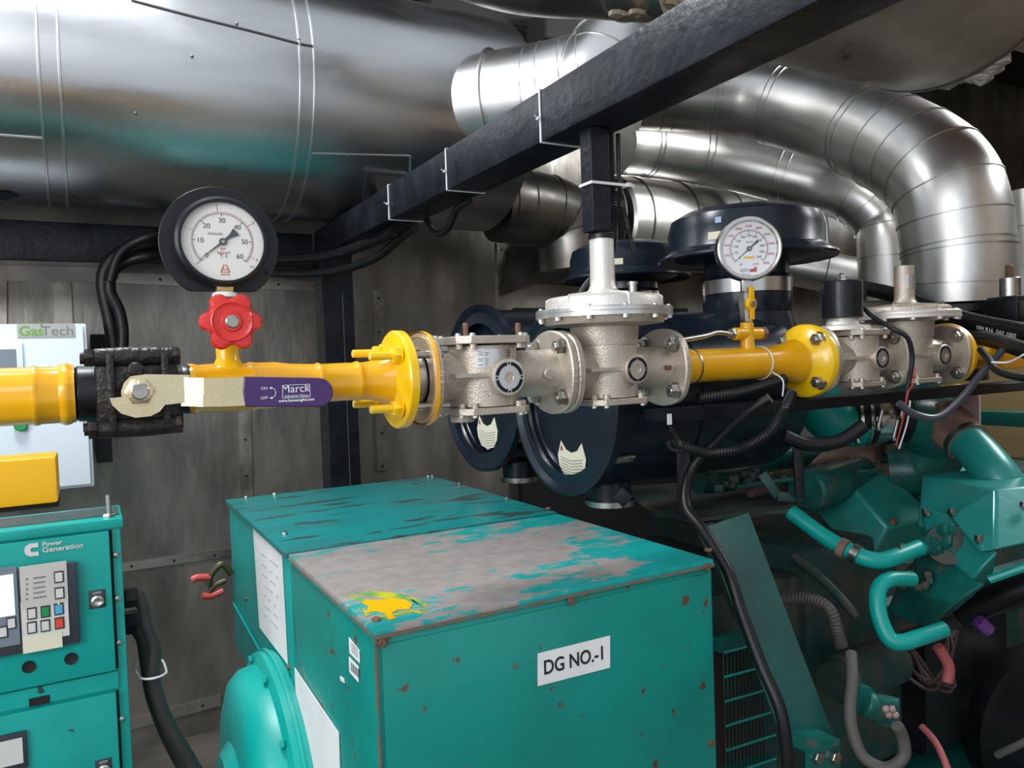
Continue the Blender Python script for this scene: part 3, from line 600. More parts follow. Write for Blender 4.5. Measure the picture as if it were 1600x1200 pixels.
for r_ in range(8):
    for (a_, b_) in ((-.040, -.030), (-.027, -.018), (.024, .037)):
        if random.random() < .85:
            p0 = onbarrel(cx, a_, .051-.004*r_, BRL+.0006); p1 = onbarrel(cx, b_-random.random()*.003, .051-.004*r_, BRL+.0006); mb.tube([p0, p1], .0006, 5, 1, smooth=False)
mb.build('sticker_print', INK, f1)
p0 = onbarrel(cx, -.030, -.034, BRL); mb = MB()
ar = [(0, .004), (.006, 0), (0, -.004), (.012, -.0035), (.013, -.0015), (.024, -.0015), (.024, -.004), (.034, 0), (.024, .004), (.024, .0015), (.013, .0015), (.012, .0035)]
ap = [onbarrel(cx, -.03+x, -.034+z, BRL) for x, z in ar]
for i in range(len(ap)): mb.tube([ap[i], ap[(i+1) % len(ap)]], .0007, 6, 1, smooth=False)
mb.build('flow_arrow', MACH, f1)
studs(xb-.017, .078, f1, STEEL, -1, .016, .017, .006, .009)
studs(xa+.017, .078, f1, STEEL, 1, .001, .001, .022, .008, which=(45, -45), name='stud')
MB().cyl((tx(836), TY-.052, TZ-.002), (tx(836), TY-.061, TZ-.002), .012, bev=.002).cyl((tx(836), TY-.061, TZ-.002), (tx(836), TY-.063, TZ-.002), .005).build('test_plug', CAST, f1)
def flange_mark(parent, x, s_=-1):
    mb = MB(); R = .0965
    for a_ in (40, -38):
        t = math.radians(a_); c_ = V((x, TY-R*math.cos(t), TZ+R*math.sin(t))); mb.lathe([(.006, 0), (.006, .0015)], c_, V((0, -math.cos(t), math.sin(t))), 14)
    mb.build('cast_dot', CAST, parent)
# raised lettering on the flange rims
def rim_text(parent, x, s, tt, R=.0975):
    it = MB()
    for i, ch in enumerate(s):
        a = math.radians(14-i*9.0); up = V((0, 0, 1)); nrm = V((0, -math.cos(a), math.sin(a))); tan = V((0, -math.sin(a), -math.cos(a)))*1
        m_ = text(ch, V((x, TY, TZ))+nrm*R, tan, X, .009, CAST, None, ext=.0008); it.add(m_.v, m_.f)
    it.build('cast_lettering', MACH, parent)
rim_text(f1, xa+.0085, 'DN80', 0); rim_text(f1, xb-.0085, 'DN80', 0)
# regulators
def regulator(name, label, xa, xb, px_axis, disc_r, dome_r, tube_r, zt_disc, zt_dome, zt_tube, cap, plug, bossdx, sc=1.0, m=CASTL, tub=CASTL, rimm=MACH, low=(-.030, -.024)):
    t = thing(name, (tx(px_axis), TY, TZ-.08), label, 'gas regulator', 'diaphragm gas pressure regulators')
    cx = tx(px_axis)
    valve_body(t, xa, xb, boss=(bossdx, .0), bossr=.031*sc, cxo=cx-(xa+xb)/2, barrel=.073)
    lid(t, cx, TZ-.078, TZ-.064, .078, .078, CAST, down=True, bn='bottom_cover')
    zd = zt_disc
    mb = MB().lathe([(.076, TZ+.058-zd), (.080, low[0]), (disc_r*.86, low[1]), (disc_r*.90, -.010), (disc_r*.90, 0)], (cx, TY, zd), Z, 64); mb.build('lower_bowl', CAST, t)
    MB().lathe([(disc_r*.7, -.010), (disc_r, -.009), (disc_r, -.001), (disc_r*.985, 0), (disc_r*.985, .001), (disc_r, .002), (disc_r, .009), (disc_r-.002, .011), (dome_r, .011)], (cx, TY, zd), Z, 96).build('clamp_ring', rimm, t)
    h = zt_dome-zd
    rb = lambda t_, hh: 1
    MB().lathe([(dome_r*1.0, .008), (dome_r, h*.55), (dome_r*.975, h*.80), (dome_r*.93, h*.9), (dome_r*.5, h*1.06), (tube_r*1.7, h*1.12), (tube_r*1.2, h*1.3), (tube_r*1.04, h*1.55), (tube_r, h*1.9), (tube_r*.985, zt_tube-zd)], (cx, TY, zd), Z, 72).build('spring_housing', m, t)
    for k_ in range(6):
        a = math.radians(20+60*k_); d = V((math.cos(a), math.sin(a), 0)); c_ = V((cx, TY, zd+h*.62))
        MB().prism([c_+d*dome_r*.99-Z*h*.55, c_+d*(dome_r*1.012)-Z*h*.5, c_+d*(dome_r*1.005)+Z*h*.22, c_+d*dome_r*.93+Z*h*.36, c_+d*tube_r*1.2+Z*h*.60, c_+d*tube_r*1.0-Z*h*.0], d.cross(Z)*.006).build('rib', m, t, bevel=.0015)
    nb = 12
    for k_ in range(nb):
        a = 2*math.pi*(k_+.4)/nb; q = V((cx+math.cos(a)*disc_r*.945, TY+math.sin(a)*disc_r*.945, zd)); MB().lathe([(.0075, -.016), (.0075, -.009), (.0055, .009), (.0055, .014), (.003, .016)], q, Z, 10).build('bolt', rimm, t)
    if cap: MB().lathe([(tube_r*1.06, 0), (tube_r*1.06, .010), (tube_r*1.0, .012), (tube_r*.98, .014)], (cx, TY, zt_tube-.004), Z, 40).build('end_cap', BLK, t)
    if plug: q = V((cx+dome_r*.52, TY-.02, zt_dome-.002)); MB().lathe([(.0125, -.01), (.0125, .008), (.010, .010), (.010, .026), (.0125, .027), (.0125, .033)], q, Z, 20).build('vent_plug', STAIN, t)
    return t, cx
xa2, xb2 = tx(869)+.001, tx(1040)
zz = lambda px, py: ony(px, py, TY).z
ax = 946
r1, cx1 = regulator('gas_regulator', 'large silver gas regulator with tall tube below the black hanger bar', xa2, xb2, ax, .158, .135, .0285, zz(ax, 491)+.0, zz(ax, 462), zz(ax, 372), True, True, tx(958)-tx(ax)+.0)
studs(xb2-.017, .078, r1, STEEL, -1, .017, .017, .006, .0095); rim_text(r1, xa2+.0085, 'PN16', 0); rim_text(r1, xb2-.0085, 'DN80', 0)
q = V((tx(1018), TY-.052, TZ)); MB().cyl(q, q+V((.004, -.012, 0)), .006).build('test_point', RUST, r1)
# -- yellow spool with second gauge
sp = thing('gas_pipe', (tx(1165), TY, TZ-.04), 'glossy yellow pipe spool carrying the small gauge between two flanges', 'pipe')
pr = .0415
xA = tx(1045); 
MB().lathe([(pr, 0), (pr, tx(1200)-xA), (.048, tx(1222)-xA), (.06, tx(1238)-xA)], (xA, TY, TZ), X, 56).build('pipe_body', YEL, sp)
fx2 = tx(1258)
MB().lathe([(.05, -.045), (.062, -.03), (.085, -.016), (.098, -.010), (.1005, -.006), (.1005, .012), (.05, .014)], (fx2, TY, TZ), X, 80).build('flange', YELL, sp)
for a in (45, 135, 225, 315):
    t = math.radians(a); c = V((fx2-.010, TY-.080*math.cos(t), TZ+.080*math.sin(t))); mb = MB(); nutbolt(mb, c, -X, .0175, .017, .009, .0095); mb.build('nut', STEEL, sp)
g2x = ony(1168, 550, TY).x
MB().lathe([(.022, .030), (.0185, .042), (.0175, .070), (.0175, .105), (.015, .107)], (g2x, TY, TZ), Z, 28).cyl((g2x-.048, TY, TZ+.078), (g2x+.048, TY, TZ+.078), .0165, n=22, bev=.002).build('cross_fitting', YEL, sp)
MB().hexn((g2x+.046, TY, TZ+.078), X, .019, .016).cyl((g2x+.06, TY, TZ+.078), (g2x+.066, TY, TZ+.078), .014).build('plug', RUST, sp)
MB().hexn((g2x-.062, TY, TZ+.078), X, .014, .018).build('nut', STEEL, sp)
mb = MB().tube([(g2x-.06, TY, TZ+.078), (g2x-.11, TY-.005, TZ+.082), (g2x-.16, TY-.015, TZ+.074), (xb2+.04, TY-.03, TZ+.066), (xb2+.008, TY-.034, TZ+.062)], .0065, 12); mb.build('impulse_tube', STEEL, sp)
mb = MB()
for t_ in range(20): a0_ = 2*math.pi*t_/20
o = MB().lathe([(pr+.0005, -.0025), (pr+.003, -.0025), (pr+.003, .0025), (pr+.0005, .0025)], (tx(1078), TY, TZ), X+Y*.08, 40).build('clamp_band', STEEL, sp)
o = MB().lathe([(pr+.0012, -.002), (pr+.003, -.002), (pr+.003, .002), (pr+.0012, .002), (pr+.0012, -.002)], (tx(1188), TY, TZ), X, 40, open_=True).tube([(tx(1187), TY-.043, TZ-.025), (tx(1184), TY-.082, TZ-.045), (tx(1180), TY-.088, TZ-.085)], .002, 6).build('cable_tie', TIE); tag(o, 'white cable tie round the yellow pipe spool with loose tail', 'cable tie', 'white cable ties')
# mini ball valve
mv = thing('ball_valve', (g2x, TY, TZ+.105), 'tiny yellow handled ball valve between yellow spool and small gauge', 'valve')
mz = zz(1166, 476)
MB().lathe([(.015, TZ+.1078-mz), (.0165, TZ+.112-mz), (.0165, TZ+.13-mz), (.019, -.008), (.019, .028), (.015, .031), (.015, .0335)], (g2x, TY, mz), Z, 6).build('valve_body', STEEL, mv)
MB().cyl((g2x-.002, TY-.012, mz+.0), (g2x-.002, TY-.024, mz), .018, n=28, bev=.003).box((g2x-.002, TY-.021, mz+.028), (.016, .006, .032), None, .002).box((g2x-.002, TY-.021, mz-.026), (.014, .006, .028), None, .002).build('handle', YELO, mv)
MB().cyl((g2x-.002, TY-.024, mz), (g2x-.002, TY-.029, mz), .009, n=6).build('handle_nut', STEEL, mv)
# gauge 2
g2 = thing('pressure_gauge', (g2x, TY, mz+.04), 'smaller stainless pressure gauge with white dial on the yellow spool', 'gauge', 'dial pressure gauges')
c2 = ony(1172, 389, TY-.01)
MB().box((g2x, TY, (mz+.04+c2.z-.075)/2+.004), (.026, .020, (c2.z-.075-mz-.04)+.0195), None, .002).build('square_socket', STEEL, g2)
MB().lathe([(.078, .032), (.083, .030), (.083, -.004), (.0815, -.009), (.078, -.011), (.073, -.010), (.070, -.005), (.069, .004)][::-1], c2, Y, 96).build('case', STAIN, g2)
MB().lathe([(.0695, 0), (.0695, .002)], c2+Y*.002, -Y, 72).build('dial', DIALW, g2)
dc = c2-Y*.0003
k = MB()
for i in range(51):
    a = A0+(A1-A0)*i/50; tick(k, dc, a, .040 if i % 5 == 0 else .0445, .049, .0010 if i % 5 == 0 else .0005)
arc(k, dc, .0465, A0, A1, .0004); k.build('scale_marks', INK, g2)
k = MB(); arc(k, dc, .0475, A0, A1, .0004)
for i in range(36): a = A0+(A1-A0)*i/35.; tick(k, dc, a, .0475, .052, .0006)
k.build('scale_marks', REDI, g2)
texts([(str(50*i), pol(.0335, A0+(A1-A0)*i/10), .0062) for i in range(0, 11)]+[('VAUTO', dc+V((.002, 0, .017)), .004), ('CE', dc+V((-.022, 0, -.040)), .005)], X, Z, INK, g2)
texts([(str(500*i), pol(.058, A0+(A1-A0)*i/10), .0062) for i in range(1, 11)]+[('mmWC', dc+V((.016, 0, -.040)), .004)], X, Z, REDI, g2)
MB().box(dc+V((0, 0, -.0225)), (.026, .0006, .006)).build('yellow_label', YELO, g2)
k = MB().prism([dc+V((.000, 0, -.060)), dc+V((.018, 0, -.060)), dc+V((.018, 0, -.046)), dc+V((.009, 0, -.052)), dc+V((0, 0, -.053))], V((0, -.0006, 0))); k.build('wedge_logo', REDI, g2)
k = MB()
for i in range(3): k.box(dc+V((-.014, 0, -.052-i*.003)), (.022, .0004, .0012))
k.build('small_print', GREYI, g2)
needle(g2, dc, math.radians(221), .052, .030, .0013, .0032)
g2.rotation_euler.z = math.radians(-33)
MB().lathe([(.0705, 0), (.0705, .0015)], c2-Y*.005, -Y, 72).build('glass', GLASS, g2)
# -- solenoid valve
xa3, xb3 = fx2+.0148, tx(1377)
s3 = thing('solenoid_valve', (tx(1350), TY, TZ-.08), 'gas solenoid valve with fat black coil beside the round yellow flange', 'valve')
cx3 = tx(1332)
valve_body(s3, xa3, xb3, boss=(tx(1336)-cx3, 0), bossr=.031, cxo=cx3-(xa3+xb3)/2, barrel=.07, R=.099)
lid(s3, cx3, TZ+.066, TZ+.082, .08, .08, CAST); lid(s3, cx3, TZ-.078, TZ-.064, .07, .07, CAST, down=True, bn='bottom_cover')
ccx = tx(1318); cz0 = zz(1316, 497); cz1 = zz(1316, 440)
MB().lathe([(.075, 0), (.072, .012), (.045, .016), (.04, cz0-TZ-.080)], (ccx, TY, TZ+.082), Z, 40).build('bonnet', CASTL, s3)
MB().lathe([(.052, 0), (.0545, .002), (.0545, cz1-cz0-.003), (.051, cz1-cz0)], (ccx, TY, cz0), Z, 48).build('coil', BLK, s3)
MB().lathe([(.0125, 0), (.0125, .010), (.010, .012), (.010, .018), (.005, .024), (0, .025)], (ccx, TY, cz1), Z, 6).build('acorn_nut', STAIN, s3)
MB().box((ccx+.068, TY-.005, (cz0+cz1)/2+.012), (.028, .03, .034), None, .003).build('coil_connector', BLK, s3)
studs(xb3-.017, .08, s3, STEEL, -1, .016, .017, .006, .009); rim_text(s3, xa3+.0085, 'DN80', 0, .1015)
o = MB().tube([(ccx+.070, TY-.008, (cz0+cz1)/2-.013), (ccx+.076, TY-.04, cz0+.002), (ccx+.09, TY-.10, cz0-.04), (ccx+.115, TY-.122, TZ+.05), (ccx+.128, TY-.124, TZ-.01), (ccx+.105, TY-.124, TZ-.09), (ccx+.10, TY-.122, TZ-.14)], .0065, 10).build('coil_cable', RUB); tag(o, 'black cable looping down from the solenoid coil over the valve', 'cable')
o = MB().tube([(ccx+.128, TY-.134, TZ-.03), (ccx+.113, TY-.134, TZ-.075), (ccx+.09, TY-.134, TZ-.10), (ccx+.07, TY-.134, TZ-.16), (ccx+.04, TY-.13, TZ-.24)], .002, 8).build('wire', REDI); tag(o, 'thin red wire beside the coil cable under the solenoid valve', 'wire')
o = MB().tube([(ccx+.100, TY-.134, TZ-.12), (ccx+.085, TY-.134, TZ-.18), (ccx+.052, TY-.13, TZ-.25)], .002, 8).build('wire', TIE); tag(o, 'thin white wire hanging with the red one under the solenoid valve', 'wire')
# -- second regulator
xa4, xb4 = xb3+.001, tx(1474)
ax = 1414
r4, cx4 = regulator('gas_regulator', 'grey gas regulator with short labelled tube, right of the black coil valve', xa4, xb4, 1415, .150, .125, .028, zz(ax, 494), zz(ax, 478), zz(ax, 416), False, False, tx(1432)-tx(1415), m=CAST, rimm=CASTL, low=(-.018, -.010))
n = 10; 
vs = [V((cx4-.0, TY, 0))+V((.0292*math.sin(a), -.0292*math.cos(a), z)) for z in (zz(ax, 452), zz(ax, 430)) for a in [-.9+1.8*i/n for i in range(n+1)]]
MB().add(vs, [(i, i+1, n+2+i, n+1+i) for i in range(n)]).build('rating_sticker', MACH, r4, sharp=80)
studs(xb4-.017, .08, r4, STEEL, -1, .016, .017, .006, .009)
# -- last yellow pipe
lp = thing('gas_pipe', (tx(1545), TY, TZ-.08), 'orange-yellow cone and flange closing the gas line at the far right', 'pipe')
x0 = xb4+.001
MB().lathe([(.05, 0), (.0985, .001), (.0985, .016), (.052, .02), (.045, .07), (.03, .13), (.024, .148), (.024, tx(1545)-x0)], (x0, TY, TZ), X, 56).build('flange', YELO, lp)
o = MB().bb(tx(1545)+.001, tx(1592), TY-.05, TY+.05, TZ-.055, TZ+.045, .006).build('junction_box', mat('orange_paint', (.62, .25, .01), 0, .4)); tag(o, 'small orange painted steel block behind the cable at the right end of the pipe', 'block')
# black support channel under the train
zb = zz(1160, 604)
o = MB().bb(tx(1052), 3.6, TY+.02, TY+.12, ony(1400, 604, TY).z-.05, ony(1400, 604, TY).z-.02, .003).build('support_channel', BLKB); tag(o, 'black steel channel running right under the gas valves', 'channel')
# second solenoid at right edge
q = at(1578, 484, 2.6)
s5 = thing('solenoid_valve', q-Z*.2, 'black square coil with silver stem at the right edge of the photo', 'valve')
MB().box(q, (.10, .10, .088), None, .006).build('coil', BLK, s5)
MB().box(q+V((-.03, -.052, .0)), (.03, .006, .05), None, .002).build('coil_connector', DARKP, s5)
MB().cyl(q+Z*.044, q+Z*.108, .0325, n=36, bev=.002).build('stem_housing', STEEL, s5)
MB().cyl(q+Z*.107, q+Z*.150, .0125, n=20, bev=.002).build('pin', RUST, s5)
MB().cyl(q-Z*.044, (q.x, q.y, TZ+.0455), .035, n=24).build('base_stem', CAST, s5)
# hoses with lettering
h0 = [at(1340, 448, 3.2), at(1400, 462, 2.9), at(1500, 498, 2.6), at(1600, 520, 2.35), at(1700, 540, 2.1)]
o = MB().tube(h0, .030, 20).build('rubber_hose', RUB); tag(o, 'upper thick black rubber hose crossing behind the last regulator', 'hose')
ro = (h0[3]-h0[2]).normalized(); nn = ro.cross(Z).normalized()
text('1SN R16  SAE 1003', at(1555, 518, 2.40), ro, ro.cross(nn)*-1 if ro.cross(nn).z < 0 else ro.cross(nn), .012, TIE, o, wscale=1.2)
h0 = [at(1475, 526, 2.66), at(1520, 527, 2.49), at(1560, 534, 2.33), at(1610, 550, 2.15), at(1700, 572, 2.0)]
o = MB().tube(h0, .0235, 20).build('rubber_hose', RUB); tag(o, 'lower thick black rubber hose just above the orange block', 'hose')
o = MB().tube([at(1700, 592, 1.8), at(1610, 592, 1.95), at(1560, 580, 2.1), at(1545, 562, 2.19), at(1532, 546, 2.25)], .010, 10).build('cable', RUB); tag(o, 'thin black cable bending under the rubber hoses at right edge', 'cable')
o = MB().tube([at(1566, 548, 2.235), at(1535, 582, 2.2), at(1500, 625, 2.12), at(1465, 652, 2.06), at(1430, 648, 2.04), at(1404, 630, 2.03)], .010, 10).build('cable', mat('grey_blue_cable', (.05, .055, .07), 0, .35)); tag(o, 'grey cable hanging in a curve below the last two valves', 'cable')
o = MB().tube([at(1600, 554, 1.98), at(1576, 566, 2.05), at(1550, 566, 2.11)], .003, 8).build('cable_tie', TIE); tag(o, 'white cable tie on the cables near the orange block', 'cable tie', 'white cable ties')
# -- wiring below the spool
def cab(name, lb, pts, r, m=RUB, rib=0, cat='cable'): o = MB().tube([at(*q) for q in pts], r, 12, 10, rib=rib).build(name, m); tag(o, lb, cat); return o
cab('corrugated_conduit', 'ribbed black conduit sagging below the yellow spool in front of filter canister', [(1045, 682, 1.85), (1075, 700, 1.85), (1110, 708, 1.88), (1160, 700, 1.88), (1204, 674, 1.84), (1224, 640, 1.82), (1237, 614, 1.86)], .013, rib=.005, cat='conduit')
cab('corrugated_conduit', 'ribbed black conduit tight under the yellow spool', [(1090, 622, 1.88), (1130, 618, 1.9), (1180, 607, 1.95), (1225, 592, 2.0)], .014, rib=.005, cat='conduit')
cab('power_cable', 'long black cable dropping past the support shelf and alternator to the floor', [(1203, 622, 1.90), (1170, 644, 1.93), (1120, 690, 2.0), (1080, 735, 2.03), (1072, 790, 1.98), (1100, 830, 1.91), (1136, 890, 1.84), (1160, 960, 1.79), (1190, 1040, 1.73), (1222, 1120, 1.68), (1234, 1230, 1.67)], .014)
cab('cable', 'black cable stub hanging behind the yellow round flange', [(1224, 680, 2.05), (1262, 694, 2.05), (1310, 690, 2.05), (1350, 665, 2.05)], .019)
cab('wire', 'short wire end with white tag below the right flange', [(1048, 669, 1.84), (1052, 676, 1.82), (1061, 692, 1.79), (1066, 704, 1.79), (1050, 702, 1.79), (1042, 690, 1.79)], .005, cat='wire')
o = MB().box(at(1046, 655, 1.85), (.010, .006, .026)).build('wire_marker', TIE); tag(o, 'small white and red wire marker below the large regulator flange', 'marker')
# ================================================================ BOTTOM LEFT + LEFT
q0 = ony(88, 712, 1.0); 
q1 = ony(88, 792, 1.0)
o = MB().bb(q0.x-.6, q0.x, .99, 1.06, q1.z+.006, q0.z, .004).build('bracket_plate', YELO); tag(o, 'bright orange-yellow steel bracket box at the lower left below the pipe', 'bracket')
q = MB().bb(q0.x-.6, q0.x, 1.0, 1.05, q1.z, q1.z+.01).build('lower_lip', DARKP, o)
MB().bb(q0.x-.66, q0.x-.60, .99, 1.06, .0005, q0.z).build('stand_leg', BLK, o)
# white control box on wall
wy = 3.3
wa = ony(133, 505, wy); wb = ony(146, 760, wy)
gx1 = (wa.x+wb.x)/2+.005
gp = thing('control_box', (gx1-.4, wy, wb.z), 'white gas control box with green-lettered nameplate on the wall', 'control box')
MB().bb(gx1-.75, gx1, wy, wy+.26, wb.z, wa.z, .01).build('enclosure', WHITE, gp)
MB().bb(gx1-.75, gx1-.012, wy-.022, wy-.001, wb.z+.012, wa.z-.012, .006).build('door', WHITE, gp)
fy = wy-.0235
pa, pb = ony(26, 506, fy), ony(118, 526, fy); npz = (pa.z+pb.z)/2
MB().bb(pa.x, pb.x, fy-.002, fy, pb.z, pa.z).build('nameplate', SILVERP, gp)
nw = pb.x-pa.x
text('Gas', V((pa.x+nw*.24, fy-.0025, npz-.004)), X, Z, .036, LOGOG, gp, bold=.0012, wscale=1.0); text('Tech', V((pa.x+nw*.69, fy-.0025, npz-.004)), X, Z, .036, GREYI, gp, wscale=1.05)
MB().prism([V((pa.x+nw*.37, fy-.0025, npz+.035)), V((pa.x+nw*.44, fy-.0025, npz+.022)), V((pa.x+nw*.45, fy-.0025, npz+.016)), V((pa.x+nw*.40, fy-.0025, npz+.018))], V((0, -.001, 0))).build('leaf_logo', LOGOG, gp)
sa, sb = ony(-90, 538, fy), ony(38, 590, fy)
sc_ = MB().bb(sa.x, sb.x, fy-.012, fy, sb.z-.03, sa.z, .003).build('display', WHITE, gp); MB().bb(sa.x+.02, sb.x-.02, fy-.0135, fy-.011, sb.z-.02, sa.z-.022).build('screen', GREYP, sc_)
q = ony(33, 664, fy); MB().lathe([(.022, 0), (.022, .02), (.018, .024)], (q.x, fy, q.z), -Y, 24).build('green_lamp', GREEN, gp)
mb = MB().bb(gx1+.012, gx1+.07, 3.56, WY-.001, wb.z+.06, wa.z-.03)
o = mb.build('mounting_rail', DARKP); tag(o, 'black perforated mounting rail right of the white control box', 'rail')
def cabw(lb, y_, pts, r): o = MB().tube([ony(px, py, 3.632 if i == 0 else (3.58 if i == 1 else y_)) for i, (px, py) in enumerate(pts)], r, 12, 8).build('power_cable', RUB); tag(o, lb, 'cable', 'black cables left of the large gauge')
cabw('black cable arching from wall beam down behind ball valve, outer left one', 3.465, [(335, 384), (290, 382), (240, 382), (190, 395), (166, 420), (162, 450), (172, 500), (178, 540), (180, 560)], .028)
cabw('black cable arching from wall beam down behind ball valve, inner right one', 3.408, [(335, 404), (290, 402), (240, 400), (200, 408), (176, 425), (172, 455), (186, 485), (192, 520), (190, 560)], .022)
cabw('thin black cable hugging the underside of the wall beam arch', 3.360, [(335, 350), (290, 355), (245, 366), (205, 382), (184, 402), (172, 440)], .018)
# ---- teal control cabinet
CYF = 2.03
ca = ony(188, 823, CYF); cbm = ony(0, 1190, CYF)
crx = ca.x; ctz = ca.z
cab_ = thing('control_cabinet', (crx-.35, CYF, 0), 'teal generator control cabinet with lit controller in the lower left corner', 'cabinet')
MB().bb(crx-.75, crx, CYF, CYF+.19, .02, ctz, .004).build('cabinet_body', TEALC, cab_)
MB().bb(crx-.76, crx+.006, CYF-.012, CYF+.20, ctz, ctz+.022, .004).build('lid', TEALC, cab_)
MB().bb(crx-.70, crx+.0, CYF+.04, CYF+.17, ctz+.022, ctz+.024).build('dust', DUSTE, cab_)
def onc(px, py, y=CYF): return ony(px, py, y)
d1a, d1b = onc(170, 828), onc(176, 1045)
dy = CYF-.016
d1 = MB().bb(crx-.70, d1a.x, dy, CYF-.001, d1b.z, d1a.z, .004).build('door', TEALC, cab_)
MB().bb(d1a.x, d1a.x+.006, CYF-.0015, CYF-.0005, d1b.z, d1a.z).build('door_gap', DARKP, cab_)
d2a = onc(178, 1078); d2 = MB().bb(crx-.70, d2a.x+.004, dy, CYF-.001, .1, d2a.z, .004).build('door', TEALC, cab_)
MB().bb(crx-.74, d2a.x+.01, CYF-.006, CYF-.0005, d2a.z+.006, d2a.z+.045).build('mid_rail', TEALC, cab_)
MB().bb(d2a.x+.005, d2a.x+.01, CYF-.0015, CYF-.0005, .1, d2a.z).build('door_gap', DARKP, cab_)
for py in (867, 935, 1004, 1123):
    q = onc(181+(py-867)*.035, py, CYF); MB().sphere((q.x, CYF-.002, q.z), .0075, 12, (1, .6, 1)).build('screw', STEEL, cab_)
q = onz(176, 800, ctz+.022); MB().cyl((crx-.022, CYF+.02, ctz+.02), (crx-.022, CYF+.02, ctz+.075), .006).hexn((crx-.022, CYF+.02, ctz+.02), Z, .014, .012).build('lifting_bolt', STEEL, cab_)
# controller
fy = dy-.001
u0, u1 = onc(-60, 905, fy), onc(119, 876, fy); v1 = onc(120, 1002, fy)
ctr = MB().bb(u0.x, u1.x, fy-.016, fy, v1.z, u1.z, .004).build('controller', BEZEL, d1)
fy2 = fy-.0165
def cbox(name, x0, y0, x1, y1, m, par, dep=.002, yy=None, bev=0):
    yy = fy2 if yy is None else yy; a, b = onc(x0, y0, yy), onc(x1, y1, yy); return MB().bb(a.x, b.x, yy-dep, yy, b.z, a.z, bev).build(name, m, par)
cbox('left_panel', -60, 896, 32, 1006, GREYP, ctr); cbox('upper_panel', 30, 886, 107, 942, BEIGE, ctr); cbox('lower_panel', 32, 942, 109, 992, CREAM if False else BTN, ctr, .0019)
cbox('screen', -60, 908, 24, 960, SCREEN, ctr, .004); cbox('name_strip', 35, 997, 98, 1010, CREAM, ctr, .003)
for (x, y, m_, nm) in ((92, 901, BTN, 'button'), (93, 926, BTN, 'button'), (50, 958, BTN, 'button'), (71, 955, GREEN, 'start_button'), (92, 951, BLUE, 'auto_button'), (50, 980, BTN, 'button'), (71, 977, BTN, 'button'), (93, 973, REDB, 'stop_button'), (18, 973, BTN, 'button'), (5, 987, BTN, 'button')):
    cbox('button_well', x-8, y-8, x+8, y+8, BEZEL, ctr, .0035); cbox(nm, x-6, y-6, x+6, y+6, m_, ctr, .005)
mb = MB()
for i in range(5):
    a, b = onc(42, 905+i*7.8, fy2-.003), onc(72-random.randint(0, 8), 903+i*7.8, fy2-.003); mb.bb(a.x+.012, b.x, fy2-.0035, fy2-.002, a.z-.0012, a.z+.0012); mb.lathe([(.0022, 0), (.0022, .001)], V((a.x, fy2-.002, a.z)), -Y, 8)
mb.build('printed_legends', GREYI, ctr)
q = onc(92, 943, fy2-.003); MB().sphere(q, .003, 8).build('indicator', YELL, ctr)
# logo + lettering
q = onc(43, 860, fy); mb = MB()
k_ = .0021
P = [(-8, 0), (-6, 7), (0, 11), (13, 11), (13, 3.5), (3, 3.5), (1, 0), (3, -4), (13, -4), (13, -11), (0, -11), (-6, -7)]
P = [(x*k_*.62+.004, z*k_*.62) for x, z in P]
mb.prism([V((q.x+x, fy-.0005, q.z+z)) for x, z in P], V((0, -.0006, 0))); mb.build('c_logo', BTN, d1)
q = onc(66, 851, fy); text('Power', V((q.x, fy-.0005, q.z)), X, Z, .010, BTN, d1, bold=.0003, align='LEFT', wscale=1.05)
q = onc(66, 858, fy); text('Generation', V((q.x, fy-.0005, q.z-.003)), X, Z, .0115, BTN, d1, bold=.0003, align='LEFT', wscale=1.1)
for door, px, py in ((d1, 152, 936), (d2, 162, 1200)):
    q = onc(px, py, fy); lk = MB().box((q.x, fy, q.z), (.034, .003, .042), None, .001).build('lock_plate', BEZEL, door); MB().lathe([(.014, 0), (.0135, .006), (.009, .008), (.006, .006)], (q.x, fy-.001, q.z-.004), -Y, 24).build('lock', STAIN, lk)
    text('LOCK', V((q.x, fy-.002, q.z+.015)), X, Z, .005, TIE, lk)
for px, py in ((45, 1042), (111, 1029)): q = onc(px, py, fy); MB().lathe([(.0135, 0), (.0135, .002), (.011, .0005), (0, .0005)], (q.x, fy, q.z), -Y, 24).build('hole_plug', DARKP, d1)
q = onc(62, 1095, CYF-.006); 
a, b = onc(-40, 1168, fy), onc(44, 1190, fy); hd = MB().bb(a.x, b.x, fy-.008, fy, b.z-.01, a.z+.014, .002).build('vent_handle', BEZEL, d2); MB().bb(a.x, b.x-.008, fy-.0095, fy-.008, b.z+.004, a.z+.002).build('handle_slot', BTN, hd)
a, b = onc(45, 1092, CYF-.0062), onc(78, 1098, CYF-.0062); MB().bb(a.x, b.x, CYF-.0075, CYF-.006, b.z, a.z).build('warning_sticker', DARKP, cab_)
# cables from cabinet side
q = V((crx, CYF+.12, 0)); 
RUBD = mat('dusty_black_cable', (.03, .027, .025), 0, .5, .2, 40)
def sidecab(lb, z0, pts, r):
    o = MB().tube(pts, r, 14, 8).build('power_cable', RUBD); tag(o, lb, 'cable', 'cables leaving the teal cabinet'); MB().hexn(pts[0]-X*.0, X, r*1.5, .03).build('cable_gland', RUB, o)
RUBD = mat('dusty_black_cable', (.03, .027, .025), 0, .5, .2, 40)
def cabpath(y_, z0py, pts):
    g_ = ony(205, z0py, y_); return [V((crx+.002, y_, g_.z)), V((crx+.03, y_, g_.z))]+[ony(px, py, y_) for px, py in pts]
ya, yb = CYF+.055, CYF+.125
sidecab('dusty black cable from upper gland on the right side of teal cabinet', 0, cabpath(ya, 934, [(224, 946), (230, 975), (242, 1010), (240, 1060), (258, 1120), (292, 1180), (322, 1230)]), .016)
